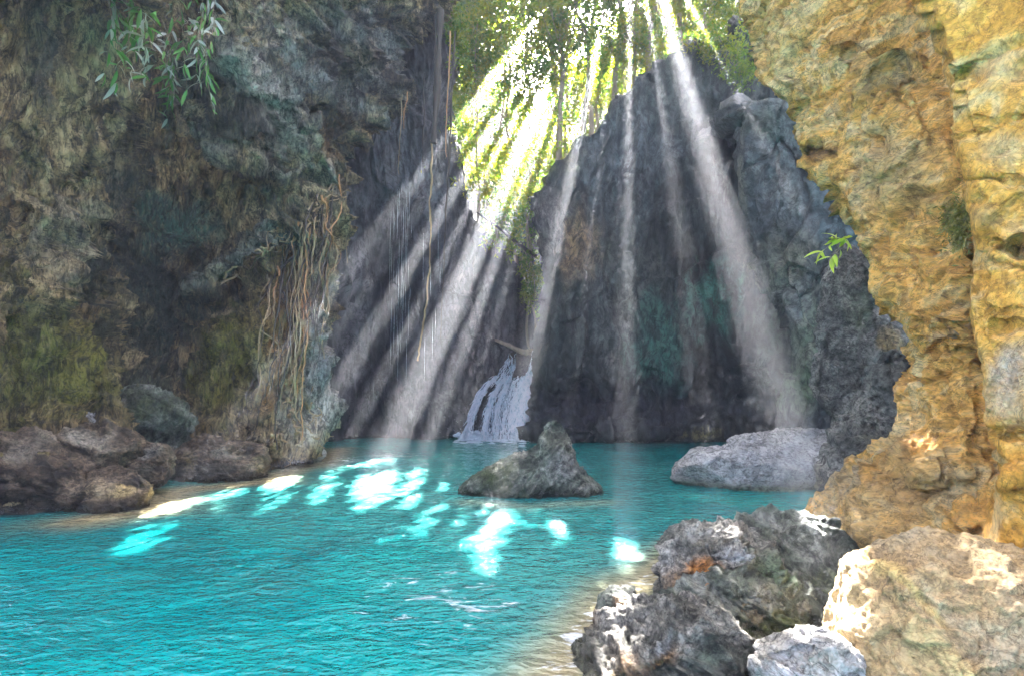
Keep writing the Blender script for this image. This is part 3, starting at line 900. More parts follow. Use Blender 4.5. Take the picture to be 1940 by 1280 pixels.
boulder('boulder', 'rounded mossy boulder leaning on the brown cliff foot', [(200, 745), (225, 718), (280, 700), (330, 712), (352, 760), (358, 820), (340, 862), (250, 862), (215, 820)],
        15.1, .7, 'wetrock', fold_terms(.7, 83, 70), [(270, 760, 80, 60, (.065, .075, .03), .8), (260, 830, 60, 20, (.16, .18, .16), .6), (205, 770, 10, 40, (.30, .27, .2), .7)], (140, 90), 9.0, cut_at=(.45, .85))
boulder('boulder', 'rust brown boulder behind the long slab near the roots', [(372, 832), (385, 800), (425, 784), (470, 786), (498, 808), (505, 850), (480, 880), (390, 880)],
        17.2, .8, 'shore', rock_terms(.6, 93), [(440, 800, 60, 25, (.30, .15, .06), .8), (400, 840, 40, 20, (.11, .10, .03), .7)], (120, 80), 10.0)
boulder('boulder', 'whitish stone at the foot of the root curtain', [(488, 850), (520, 838), (560, 834), (600, 842), (615, 862), (590, 885), (500, 885)],
        18.3, .6, 'pale', rock_terms(.45, 103), [(560, 862, 50, 12, (.55, .45, .25), .7)], (100, 60), 11.0)
# right foreground
boulder('boulder', 'dark grey eroded boulder with an orange patch on the near shore', [(1180, 1130), (1215, 1062), (1265, 1022), (1305, 998), (1380, 998), (1455, 1014), (1515, 1036), (1560, 1100), (1590, 1190), (1520, 1290), (1340, 1310), (1200, 1230)],
        6.1, .75, 'greyfore', fold_terms(.5, 113, 25), [(1290, 1080, 48, 62, (.50, .20, .04), 1.0, 30), (1285, 1135, 40, 24, (.42, .18, .05), .9), (1480, 1090, 70, 80, (.085, .13, .07), .9), (1400, 1160, 70, 50, (.20, .15, .07), .8), (1240, 1110, 30, 40, (.30, .17, .07), .7), (1380, 1030, 70, 20, (.38, .40, .40), .6)], (240, 150), 12.0)
boulder('boulder', 'grey and rust boulder with jagged crest at the water edge', [(1060, 1300), (1085, 1222), (1125, 1168), (1170, 1134), (1240, 1130), (1310, 1150), (1380, 1180), (1440, 1210), (1480, 1270), (1490, 1420), (1260, 1490), (1070, 1420)],
        4.9, .6, 'greyfore', fold_terms(.45, 123, -30), [(1230, 1220, 80, 55, (.34, .19, .08), .9), (1140, 1210, 40, 60, (.28, .16, .07), .8), (1380, 1230, 40, 30, (.12, .15, .11), .7), (1220, 1160, 50, 16, (.40, .41, .40), .6)], (240, 150), 13.0)
boulder('boulder', 'mossy green slab sloping down below the golden wall', [(1385, 990), (1440, 972), (1520, 960), (1600, 985), (1680, 1080), (1720, 1200), (1680, 1330), (1500, 1360), (1380, 1290), (1390, 1100)],
        6.6, .55, 'wetrock', fold_terms(.5, 133, -35), [(1560, 1130, 110, 70, (.15, .17, .075), .8), (1450, 1010, 60, 30, (.12, .14, .10), .7), (1480, 1150, 50, 60, (.24, .24, .18), .6)], (200, 120), 14.0)
boulder('boulder', 'flat whitish stone wedged between the near boulders', [(1438, 1245), (1480, 1222), (1540, 1212), (1600, 1215), (1640, 1250), (1640, 1340), (1540, 1380), (1460, 1340)],
        4.35, .4, 'pale', rock_terms(.35, 143), [(1530, 1250, 110, 50, (.34, .31, .25), .9)], (160, 90), 15.0)
boulder('boulder', 'huge tan speckled boulder at the foot of the golden pillar', [(1590, 1330), (1600, 1260), (1625, 1190), (1655, 1120), (1682, 1072), (1728, 1068), (1780, 1035), (1830, 1008), (1900, 1000), (2000, 1000), (2250, 1100), (2250, 1500), (1900, 1620), (1650, 1500)],
        4.3, .9, 'tan', rock_terms(.42, 153, 20), [(1880, 1080, 160, 70, (.44, .37, .24), .6), (1700, 1080, 30, 20, (.66, .46, .16), .8), (1690, 1200, 60, 70, (.56, .42, .18), .7), (1800, 1200, 80, 50, (.34, .30, .22), .6)], (260, 160), 16.0, flat=.8)
boulder('boulder', 'small wet brown stone in the shallows beside the rust boulder', [(1130, 1140), (1150, 1122), (1185, 1116), (1215, 1128), (1215, 1160), (1170, 1175), (1135, 1165)],
        5.7, .25, 'wetrock', rock_terms(.2, 163), [(1180, 1135, 30, 20, (.22, .13, .06), .7)], (90, 60), 17.0)
boulder('rock_ledge', 'low green stained ledge joining the near shore boulders', [(1170, 1200), (1250, 1130), (1400, 1085), (1520, 1075), (1640, 1140), (1700, 1260), (1660, 1420), (1400, 1480), (1180, 1400)],
        5.6, .35, 'wetrock', fold_terms(.4, 203, -30), [(1500, 1180, 120, 70, (.13, .15, .06), .8), (1300, 1180, 80, 50, (.16, .12, .07), .6)], (220, 120), 21.0, cat='rock', flat=.6)
# right side stacks
boulder('rock_pillar', 'grey weathered rock pillar with a fern growing on its crown', [(1573, 560), (1578, 500), (1592, 466), (1615, 458), (1640, 480), (1700, 600), (1740, 760), (1720, 950), (1620, 960), (1592, 800), (1566, 660)],
        14.3, 1.0, 'grey', rock_terms(.9, 173, 5), [(1610, 490, 30, 30, (.30, .25, .22), .6), (1610, 540, 30, 40, (.10, .14, .09), .7), (1650, 640, 50, 80, (.27, .27, .25), .5), (1680, 640, 30, 30, (.36, .24, .08), .6)], (170, 130), 18.0, cat='rock')
boulder('layered_outcrop', 'dark layered outcrop pressed against the golden wall above the pale boulder', [(1560, 900), (1585, 860), (1612, 800), (1645, 745), (1660, 690), (1692, 645), (1725, 640), (1770, 700), (1780, 850), (1740, 980), (1640, 1000), (1570, 960)],
        10.4, 1.0, 'grey', rock_terms(.7, 183, 25) + [('strata', (.3, .3, 3.2), .18, 6.0, 12, 1)], [(1690, 700, 40, 60, (.075, .085, .08), .85), (1660, 820, 60, 60, (.17, .16, .12), .7), (1620, 930, 50, 50, (.36, .30, .19), .8)], (170, 130), 19.0, cat='rock')
# ledge by the waterfall
boulder('rock_ledge', 'square brown ledge of rock above the waterfall', [(968, 662), (990, 655), (1026, 658), (1030, 700), (1024, 740), (990, 745), (970, 720)],
        29.5, .9, 'shore', rock_terms(.8, 193), [(1000, 700, 40, 40, (.20, .17, .165), .8)], (90, 60), 20.0, cat='rock')

# ------------------------------------------------------------------ pool bed, water, hillside
gx, gy = np.meshgrid(np.linspace(-60, 60, 61), np.linspace(-42, 64, 81))
bed = np.stack([gx.ravel(), gy.ravel(), np.full(gx.size, -2.2) + .3 * perlin(np.stack([gx.ravel() * .2, gy.ravel() * .2, 0 * gx.ravel()], -1))], -1)
tag(mesh_obj('ground', bed, grid_faces(81, 61), M['sand']), kind='structure')

vy = np.concatenate([np.linspace(-30, 1.5, 50), 1.7 * (36 / 1.7) ** np.linspace(0, 1, 430)])
ux = np.linspace(-1, 1, 360)
WX = ux[None, :] * (8 + np.abs(vy)[:, None] * .95 + 2)
WY = np.repeat(vy[:, None], len(ux), 1)
wp = np.stack([WX.ravel(), WY.ravel(), 0 * WX.ravel()], -1)
q = warp(wp, np.array([.5, .5, 1]), .5, 3.0)
wz = 0.045 * fbm(q * np.array([.9, 1.5, 1]) + 3, 4) + .018 * ridged(q * np.array([1.5, 2.6, 1]) + 9, 2)
wpx, wpy = to_px(np.where(wp[:, 1:2] > .5, wp, np.array([0, 1, 0])))
vis = wp[:, 1] > .5
shore = [(150, 985), (280, 965), (330, 930), (500, 912), (560, 885), (610, 878), (640, 850), (700, 832), (880, 828)]
def pl_dist(points):
    pts = np.array([[(P(a, b, float(water_depth(b))))[0], float(water_depth(b))] for a, b in points])
    best = np.full(len(wp), 99.0)
    for a, b in zip(pts[:-1], pts[1:]):
        ab = b - a
        t = np.clip(((wp[:, :2] - a) @ ab) / (ab @ ab), 0, 1)
        best = np.minimum(best, np.linalg.norm(wp[:, :2] - a - t[:, None] * ab, axis=1))
    return best
dl = pl_dist(shore[:7])
dr = pl_dist([(1060, 1290), (1110, 1200), (1160, 1140), (1220, 1100), (1290, 1040), (1400, 1010)])
dc = pl_dist([(890, 950), (1000, 958), (1140, 950)])
nz = fbm(wp * np.array([.8, .8, 1]) + 5, 3)
shal_glow = np.clip(1.0 * np.exp(-((wpx - 660) / 360) ** 2 - ((wpy - 910) / 95) ** 2) + .5 * np.exp(-((wpx - 1000) / 200) ** 2 - ((wpy - 1080) / 60) ** 2) + .5 * nz * np.exp(-((wpx - 700) / 600) ** 2), 0, 1) * vis  # pale sunlit glow painted into the water colour over the shallows
tan = np.clip(np.exp(-(dl / (.7 + .5 * nz)) ** 2) * .9 + np.exp(-(dr / (.45 + .3 * nz)) ** 2) * .85 + .35 * np.exp(-(dc / .35) ** 2), 0, 1) * vis
foam = vis * np.clip(.36 * np.exp(-((wpx - 745) / 110) ** 2 - ((wpy - 862) / 16) ** 2) + .45 * np.exp(-((wpx - 935) / 70) ** 2 - ((wpy - 829) / 8) ** 2) + .30 * np.exp(-((wpx - 640) / 60) ** 2 - ((wpy - 878) / 14) ** 2)
                     + .30 * np.exp(-(dr / .25) ** 2) + .22 * np.exp(-(dc / .2) ** 2) + .33 * np.exp(-((wpx - 830) / 260) ** 2 - ((wpy - 1140) / 130) ** 2), 0, .6)  # broad last term paints sky reflections on the ripples as white flecks
wp[:, 2] = wz
tag(mesh_obj('water', wp, grid_faces(len(vy), len(ux)), M['water'], color=np.stack([shal_glow, tan, foam, np.ones_like(foam)], -1)), kind='structure')

def hill_z(x, y):
    y = np.asarray(y, float)
    return 1.6 + 1.0 * np.minimum(y - 32, 18) + .75 * np.maximum(y - 50, 0) + 1.2 * perlin(np.stack([np.asarray(x) * .12, np.asarray(y) * .12, 0 * np.asarray(x)], -1).reshape(-1, 3)).reshape(np.shape(x)) + .02 * (np.asarray(x) - 3) ** 2 * (np.abs(np.asarray(x) - 3) > 0) * .6
hx, hy = np.meshgrid(np.linspace(-45, 60, 90), np.linspace(31, 62, 60))
hp = np.stack([hx.ravel(), hy.ravel(), np.minimum(hill_z(hx, hy), 45).ravel()], -1)
tag(mesh_obj('hillside', hp, grid_faces(60, 90), M['earth']), kind='structure')

# ------------------------------------------------------------------ tubes, leaves
def tube(pts, radii, sides=7, rough=0.0, seed=0):
    pts = np.asarray(pts, float)
    n = len(pts)
    tn = np.gradient(pts, axis=0)
    tn /= np.linalg.norm(tn, axis=1, keepdims=True) + 1e-9
    ref = np.where(np.abs(tn[:, 2:3]) > .9, np.array([[1.0, 0, 0]]), np.array([[0, 0, 1.0]]))
    a = np.cross(tn, ref)
    a /= np.linalg.norm(a, axis=1, keepdims=True) + 1e-9
    b = np.cross(tn, a)
    th = np.linspace(0, 2 * math.pi, sides, endpoint=False)
    rad = np.asarray(radii, float)[:, None] * np.ones((1, sides))
    if rough:
        rr = np.random.default_rng(seed)
        rad = rad * (1 + rough * rr.normal(size=rad.shape))
    V = pts[:, None] + rad[..., None] * (np.cos(th)[None, :, None] * a[:, None] + np.sin(th)[None, :, None] * b[:, None])
    return V.reshape(-1, 3), grid_faces(n, sides, True)

def join(parts):
    Vs, Fs, o = [], [], 0
    for V, F in parts:
        Vs.append(V); Fs.append(F + o); o += len(V)
    return np.concatenate(Vs), np.concatenate(Fs)

def smooth_path(pts, n=24):
    pts = np.asarray(pts, float)
    t = np.linspace(0, len(pts) - 1, n)
    i = np.clip(t.astype(int), 0, len(pts) - 2)
    f = (t - i)[:, None]
    p0 = pts[np.clip(i - 1, 0, None)]; p1 = pts[i]; p2 = pts[i + 1]; p3 = pts[np.clip(i + 2, None, len(pts) - 1)]
    return .5 * ((2 * p1) + (-p0 + p2) * f + (2 * p0 - 5 * p1 + 4 * p2 - p3) * f ** 2 + (-p0 + 3 * p1 - 3 * p2 + p3) * f ** 3)

def leaves(c, length, width, rng, droop=.3, dirs=None):
    n = len(c)
    a = rng.normal(size=(n, 3)) if dirs is None else dirs
    a[:, 2] -= droop
    a /= np.linalg.norm(a, axis=1, keepdims=True)
    b = np.cross(a, rng.normal(size=(n, 3)))
    b /= np.linalg.norm(b, axis=1, keepdims=True) + 1e-9
    l = length * rng.uniform(.6, 1.3, (n, 1))
    w = width * rng.uniform(.6, 1.3, (n, 1))
    mid = c + a * l * .45
    V = np.stack([c, mid + b * w * .5, c + a * l, mid - b * w * .5], 1).reshape(-1, 3)
    F = np.arange(4 * n).reshape(-1, 4)
    return V, F

# gaps in the canopy where the sun comes through: (px, py, depth there, half width, half length)
GAPS = [(1388, 480, 10.5, .32, 2.8), (1292, 480, 10.5, .21, 2.8), (1190, 480, 11.5, .30, 2.8), (1058, 430, 18.5, .27, 2.4), (1240, 420, 10.5, .07, 2.8), (1385, 150, 19, .22, 2.4), (1127, 420, 15, .11, 3.0), (1445, 500, 9.5, .11, 2.4), (1342, 480, 10.5, .06, 2.8),
        (800, 330, 23, .32, 2.2), (850, 250, 24, .30, 2.2), (830, 420, 23, .24, 2.4),
        (640, 560, 18.4, .24, 2.2), (682, 560, 18.8, .28, 2.3), (745, 560, 19.2, .42, 2.3), (800, 560, 19.4, .26, 2.3), (864, 560, 19.8, .52, 2.3), (914, 560, 20, .26, 2.4), (948, 580, 20, .18, 2.6), (984, 560, 20, .12, 2.6),
        (560, 690, 18.3, .3, .8), (230, 930, 10.9, .22, .4), (150, 815, 12, .3, .4), (950, 770, 27.3, .5, .9), (980, 858, 12.5, .2, .3)]
gl = []
camp = np.array([0, 0, H])
for gp in GAPS:
    Q = P(gp[0], gp[1], gp[2])
    nn = np.cross(Q - camp, SUN_DIR)
    nn /= np.linalg.norm(nn)
    gl.append((Q, nn, np.cross(SUN_DIR, nn), gp[3], gp[4]))

def keep_gaps(c, stray=.1):
    k = np.ones(len(c), bool)
    nzz = fbm(c * .8, 3)
    st = np.random.default_rng(len(c)).random(len(c))
    st2 = np.random.default_rng(len(c) + 1).random(len(c))
    for Q, nn, mm, r, R in gl:
        d = c - Q
        k &= (((d @ nn) / r) ** 2 + ((d @ mm) / R) ** 2 > .85 + .3 * st2 + .6 * nzz) | (st < stray)
    return k

def make_tree(base, top, trunk_r, clumps, n_leaf, label, seed, name='tree', bark='bark', leaf='leaf', ls=(.26, .10), group='trees growing along the canyon rim', bright=(0, 1), sub=.28, first_limb=.45, cat='tree', droop=.4, stray=0.0):
    rng = np.random.default_rng(seed)
    base, top = np.array(base, float), np.array(top, float)
    root = empty(name, base)
    hgt = np.linalg.norm(top - base)
    k = 9
    t = np.linspace(0, 1, k)[:, None]
    path = base + (top - base) * t + rng.normal(size=(k, 3)) * hgt * .009 * (t * (1.2 - t) * 4)
    path[0] = base - np.array([0, 0, .5])
    path = smooth_path(path, 26)
    parts = [tube(path, trunk_r * np.linspace(1.1, .3, 26), 8, .05, seed)]
    tips = []
    for c, r in clumps:
        c = np.asarray(c, float)
        f = np.clip(np.argmin(np.linalg.norm(path - (c - np.array([0, 0, r * 1.1])), axis=1)) / 25, first_limb, .97)
        s = path[int(f * 25)]
        mid = (s + c) / 2 + rng.normal(size=3) * .2 + np.array([0, 0, -.12 * np.linalg.norm(c - s)])
        parts.append(tube(smooth_path([s, mid, c], 9), trunk_r * .38 * np.linspace(1 - f * .5, .12, 9), 5))
        for _ in range(5):
            e = c + rng.normal(size=3) * r * .55
            parts.append(tube(smooth_path([mid * .4 + c * .6, (c + e) / 2 + rng.normal(size=3) * .1, e], 6), trunk_r * .12 * np.linspace(1, .2, 6), 4))
    V, F = join(parts)
    ob = mesh_obj('trunk', V - base, F, M[bark])
    ob.parent = root
    tot = sum(r ** 2 for _, r in clumps)
    cs, tn = [], []
    for c, r in clumps:
        m = max(30, int(n_leaf * r * r / tot))
        ns = max(4, m // 26)
        sc = np.asarray(c) + rng.normal(size=(ns, 3)) * r * np.array([.5, .5, .42])
        w = rng.integers(0, ns, m)
        cs.append(sc[w] + rng.normal(size=(m, 3)) * sub * r * .6)
        tb = rng.uniform(bright[0], bright[1], ns)[w]
        tn.append(np.clip(tb + rng.normal(size=m) * .15, 0, 1))
    c = np.concatenate(cs); tn = np.concatenate(tn)
    kp = keep_gaps(c, stray)
    c, tn = c[kp], tn[kp]
    LV, LF = leaves(c, ls[0], ls[1], rng, droop)
    colr = np.repeat(tn, 4)
    ob = mesh_obj('crown', LV - base, LF, M[leaf], smooth=False, color=np.stack([colr, colr, colr, np.ones_like(colr)], -1))
    ob.parent = root
    tag(root, label, cat, group)
    return root

def hz(x, y):
    return float(np.minimum(hill_z(np.array([x]), np.array([y])), 45)[0])

def clump_cloud(rng, cen, ext, n, r):
    return [(np.asarray(cen) + rng.uniform(-1, 1, 3) * np.asarray(ext), r * rng.uniform(.7, 1.2)) for _ in range(n)]

rng0 = np.random.default_rng(11)
# slender trees rooted on the rim of the dark right cliff: (px, py of foot, depth, px lean at top, radius)
rim = [(1057, 338, 29.5, 1062, .17, 'slender reddish trunk tree at the notch of the dark cliff rim'), (1104, 285, 30.5, 1106, .13, 'thin grey tree just uphill of the reddish one on the rim'), (1166, 232, 30, 1178, .16, 'straight tree with bare lower trunk above the stepped cliff rim'),
       (1233, 160, 29.5, 1233, .17, 'tall dark trunk standing where the rim climbs steeply'), (1251, 150, 31.5, 1256, .13, 'twin companion trunk close behind the tall dark trunk'), (1290, 105, 31, 1280, .15, 'tree at the highest point of the dark cliff rim'), (1203, 186, 33, 1186, .10, 'forked sapling between the straight tree and the tall dark trunk')]
for i, (px, py, d, tpx, r, lab) in enumerate(rim):
    b = P(px, py + 8, d)
    tp = P(tpx, -190, d + 9)
    cl = clump_cloud(rng0, tp + np.array([0, 1.0, -2.5]), (2.6, 2.5, 4.2), 7, 2.0) + [(P(tpx + rng0.uniform(-50, 50), rng0.uniform(-40, 130), d + rng0.uniform(.3, 3)), rng0.uniform(.8, 1.3)) for _ in range(8)]
    make_tree(b, tp, r, cl, 6000, lab, 100 + i, ls=(.30, .12), first_limb=.4, bright=(.2, 1))
# tall trees on the hillside whose crowns close the sky above the pool
k = 0
tall_lab = ['tall tree whose dense crown hangs over the slate grey cliff', 'tall tree between the gully and the white sky gap', 'tall tree rising behind the reddish rim tree', 'tall tree rising behind the straight rim tree', 'tall tree rising behind the twin trunks', 'tall tree rising behind the dark spur', 'hindmost tall tree above the gully head', 'hindmost tall tree above the dark cliff', 'tall tree far behind the golden wall', 'tall tree furthest over the slate grey cliff']
for (x, y, zc) in [(-3, 44, 36.5), (1.5, 47, 38), (6, 45, 44), (10.5, 47, 44), (15, 45, 44), (20, 47, 43), (3.5, 51, 45), (12.5, 51, 46), (25, 45, 42), (-7, 48, 37)]:
    zb = hz(x, y)
    tp = np.array([x + rng0.uniform(-1, 1), y + 1, zc + 5.0])
    cl = clump_cloud(rng0, (tp[0], tp[1], zc), (3.3, 3.0, 6.5 if zc < 40 else 4.6), 16, 2.6)
    make_tree((x, y, zb), tp, .24, cl, 13500, tall_lab[k], 200 + k, leaf='leafdark', ls=(.46, .22), group='tall trees on the hillside', first_limb=.6, sub=.34)
    k += 1
# unseen trees added above the pool to block sky light and darken the back
over = [((-13, 18, 17), (-6.5, 19, 24), 'added unseen tree on the brown cliff top leaning out above the root curtain'), ((-10, 24, 19), (-4, 23.5, 26), 'added unseen tree on the brown cliff top leaning out above the hanging roots'), ((12, 18, 14), (6, 20, 24), 'added unseen tree leaning out from behind the golden wall'),
        ((14, 22, 18), (9, 24, 25.5), 'added unseen tree leaning out from above the dark spur'), ((-12, 21, 18), (1.0, 22, 27), 'added unseen long limbed tree reaching across the canyon from the brown cliff top')]
for i, (b, tp, lab) in enumerate(over):
    cl = clump_cloud(rng0, np.array(tp) + np.array([0, 0, .5]), (3.4, 3.0, 1.6), 10, 2.3)
    make_tree(b, tp, .25, cl, 4200, lab, 450 + i, leaf='leafdark', ls=(.75, .36), group='added unseen trees blocking sky light above the pool', first_limb=.55, sub=.34)
# sunlit yellow green trees in the opening
open_trees = [(905, 330, 37, 900, 40, .10, 5), (945, 420, 40, 950, 10, .10, 6), (968, 300, 38, 962, 60, .14, 6), (1000, 380, 36, 1008, 170, .08, 5), (1035, 330, 43, 1063, -20, .16, 5), (1072, 300, 44, 1075, 20, .12, 5), (885, 200, 42, 890, -30, .10, 6), (930, 460, 34, 915, 250, .08, 4),
              (1015, 470, 33, 1000, 300, .07, 4), (1130, 240, 41, 1140, 60, .11, 5), (1200, 170, 39, 1205, 10, .10, 4), (1330, 60, 34, 1340, -60, .10, 4), (1300, 90, 40, 1315, -40, .09, 4)]
labs = ['pale hazy tree hugging the edge of the slate grey cliff', 'low yellow tree deep in the stream gully', 'bushy yellow green tree in the middle of the gully opening', 'small lime green tree at the gully mouth by the dark cliff', 'tall bare trunked tree against the white sky gap', 'slim tree on the far side of the white sky gap',
        'loose green tree peering over the slate grey cliff top', 'drooping yellow shrub tree over the fallen branch', 'bright lime bush tree clinging beside the dark cliff notch', 'leafy tree behind the reddish rim tree', 'feathery tree behind the tall dark trunk', 'leafy tree above the dark spur', 'yellow tree behind the highest rim tree']
for i, (px, py, d, tx, ty, r, nc) in enumerate(open_trees):
    d = 30.5 + (d - 33) * .45
    b = P(px, py + 60, d)
    b[2] = min(b[2], max(hz(b[0], b[1]), -1)) if px < 1020 else b[2]
    tp = P(tx, ty, d)
    cl = []
    for _ in range(nc + 7):
        f = rng0.uniform(.25, 1.0)
        c = P(tx * f + px * (1 - f) + rng0.normal() * 34, ty * f + py * (1 - f) + rng0.normal() * 14, d + rng0.normal() * 1.1)
        cl.append((c, rng0.uniform(1.0, 1.8)))
    make_tree(b, tp, r, cl, 3800, labs[i], 300 + i, ls=(.27, .11), bright=(.25, 1), group='sunlit trees in the canyon opening', first_limb=.2, stray=.05)

# trees further up the hill, seen through the gaps of the nearer crowns
back = [(875, 130, 54, 'pale tree high on the far slope above the slate grey cliff'), (905, 180, 52, 'hazy lime tree on the far slope over the gully'), (950, 190, 56, 'round yellow tree on the far slope over the gully'), (1000, 265, 52, 'low lime tree below the white sky gap'), (1045, 250, 56, 'small yellow tree below the white sky gap'),
        (1105, 150, 54, 'lime tree on the far slope behind the thin grey tree'), (1150, 70, 56, 'yellow tree on the far slope behind the straight tree'), (1205, 40, 54, 'green tree on the far slope behind the forked sapling'), (1262, 40, 56, 'yellow tree on the far slope behind the twin trunks'), (1320, 25, 54, 'green tree on the far slope above the rim end'), (1385, 20, 56, 'green tree on the far slope beside the golden wall'), (925, 330, 48, 'bright low tree filling the gully head')]
for i, (px, py, d, lab) in enumerate(back):
    tp = P(px, py, d)
    b = np.array([tp[0], tp[1], min(hz(tp[0], tp[1]), tp[2] - 6)])
    cl = [(P(px + rng0.normal() * 30, py + abs(rng0.normal()) * 70 + 10, d + rng0.normal() * 1.5), rng0.uniform(1.6, 2.6)) for _ in range(14)]
    make_tree(b, tp, .15, cl, 9000, lab, 350 + i, ls=(.42, .18), bright=(.2, 1), group='trees on the far slope', first_limb=.3, stray=.02)

# undergrowth on the hillside
n = 26000
ux_ = rng0.uniform(-12, 22, n); uy_ = rng0.uniform(33, 61.5, n)
uz_ = np.minimum(hill_z(ux_, uy_), 45) + np.abs(rng0.normal(size=n)) * .5
c = np.stack([ux_, uy_, uz_], -1)
V, F = leaves(c, .42, .2, rng0, -.3)
tn = np.clip(.6 + .5 * fbm(c * .4, 3) + rng0.normal(size=n) * .15, 0, 1)
tn = np.repeat(tn, 4)
tag(mesh_obj('undergrowth', V, F, M['leaf'], smooth=False, color=np.stack([tn, tn, tn, tn * 0 + 1], -1)), 'yellow green undergrowth covering the hillside behind the canyon', 'undergrowth', kind='stuff')

# ------------------------------------------------------------------ shrubs on the rims
def shrub(px, py, d, rx, ry, n, label, seed, leaf='leaf', ls=(.2, .08), bright=(.2, 1), name='shrub', group='shrubs on the canyon rims', hang=0):
    rng = np.random.default_rng(seed)
    b = P(px, py, d)
    root = empty(name, b)
    stems, cs, tn = [], [], []
    for s in range(9):
        e = P(px + rng.normal() * rx * .6, py - hang * 0 + rng.normal() * ry * .6, d + rng.normal() * .5)
        mid = (b + e) / 2 + rng.normal(size=3) * .12 + np.array([0, 0, .15])
        pth = smooth_path([b, mid, e], 8)
        stems.append(tube(pth - b, .018 * np.linspace(1, .3, 8), 5))
        m = n // 9
        f = rng.uniform(.3, 1.05, m)
        c = b + (e - b) * f[:, None] + rng.normal(size=(m, 3)) * .03 * (rx + ry) / FPX * d * .6
        cs.append(c)
        tn.append(np.clip(rng.uniform(*bright) + rng.normal(size=m) * .15, 0, 1))
    V, F = join(stems)
    so = mesh_obj('stem', V, F, M['bark'])
    so.parent = root
    c = np.concatenate(cs); t = np.repeat(np.concatenate(tn), 4)
    c = c + rng.normal(size=c.shape) * .012 * (rx + ry) / FPX * d * 10
    V, F = leaves(c - b, ls[0], ls[1], rng, .3)
    fo = mesh_obj('foliage', V, F, M[leaf], smooth=False, color=np.stack([t, t, t, t * 0 + 1], -1))
    fo.parent = root
    return tag(root, label, 'shrub', group)

shrub(1365, 70, 26, 40, 60, 900, 'hanging bright shrub beside the golden wall top', 401)
shrub(1395, 130, 24, 30, 50, 900, 'dark green shrub in the shade behind the golden wall edge', 402, leaf='leafdark')
shrub(1325, 100, 27, 40, 25, 700, 'yellow shrub over the far end of the dark cliff rim', 403)
shrub(1025, 380, 28.5, 25, 25, 700, 'yellow shrub on the notch of the dark cliff', 404)
shrub(1012, 520, 28.3, 10, 35, 800, 'green hanging shrub down the edge of the dark cliff beside the stream', 405)
shrub(1050, 340, 29, 40, 20, 600, 'lime shrub around the foot of the reddish trunk', 406)
shrub(1120, 268, 29, 40, 16, 600, 'shrub on the stepped part of the dark cliff rim', 407)
shrub(1180, 205, 29, 30, 16, 500, 'shrub by the foot of the straight rim tree', 408)
shrub(868, 70, 24, 20, 50, 700, 'yellow shrub hanging at the edge of the brown overhang', 409)
shrub(875, 240, 27, 14, 60, 700, 'pale shrub along the edge of the slate grey cliff', 410)
shrub(1000, 555, 29.5, 10, 30, 500, 'dark twiggy shrub in the slot above the waterfall', 411, leaf='leafdark')
shrub(1260, 118, 29.3, 40, 14, 500, 'shrub below the tall dark trunk on the rim', 412)

# leaning branch over the gully
root = empty('leaning_branch', P(1016, 486, 28.6))
b0 = P(1016, 486, 28.6)
pth = smooth_path([P(1016, 486, 28.6), P(985, 465, 28.2), P(945, 432, 27.8), P(903, 402, 27.4)], 20)
V, F = tube(pth - b0, np.linspace(.12, .03, 20), 7, .06, 5)
o = mesh_obj('stem', V, F, M['barkdark']); o.parent = root
rng = np.random.default_rng(77)
for j in range(9):
    s = pth[rng.integers(4, 19)]
    e = s + np.array([rng.normal() * .3, rng.normal() * .2, -rng.uniform(.5, 2.2)])
    tp_ = smooth_path([s, (s + e) / 2 + rng.normal(size=3) * .08, e], 8)
    V, F = tube(tp_ - b0, np.linspace(.02, .006, 8), 4)
    o = mesh_obj('twig', V, F, M['bark']); o.parent = root
    m = 42
    f = rng.uniform(.2, 1, m)
    c = s + (e - s) * f[:, None] + rng.normal(size=(m, 3)) * .12
    V, F = leaves(c - b0, .24, .09, rng, .8)
    t = np.repeat(np.clip(rng.uniform(.3, 1, m), 0, 1), 4)
    o2 = mesh_obj('foliage', V, F, M['leaf'], smooth=False, color=np.stack([t, t, t, t * 0 + 1], -1)); o2.parent = root
tag(root, 'bare leaning branch with drooping leaves jutting from the dark cliff edge', 'branch')

# small log in the slot
lp = smooth_path([P(938, 643, 28.9), P(960, 652, 28.7), P(985, 664, 28.6), P(998, 668, 28.8)], 14)
V, F = tube(lp, np.linspace(.07, .16, 14), 8, .1, 3)
tag(mesh_obj('driftwood_log', V - lp[-1], F, M['bark'], loc=None), 'pale driftwood log jammed above the waterfall', 'log').location = lp[-1]

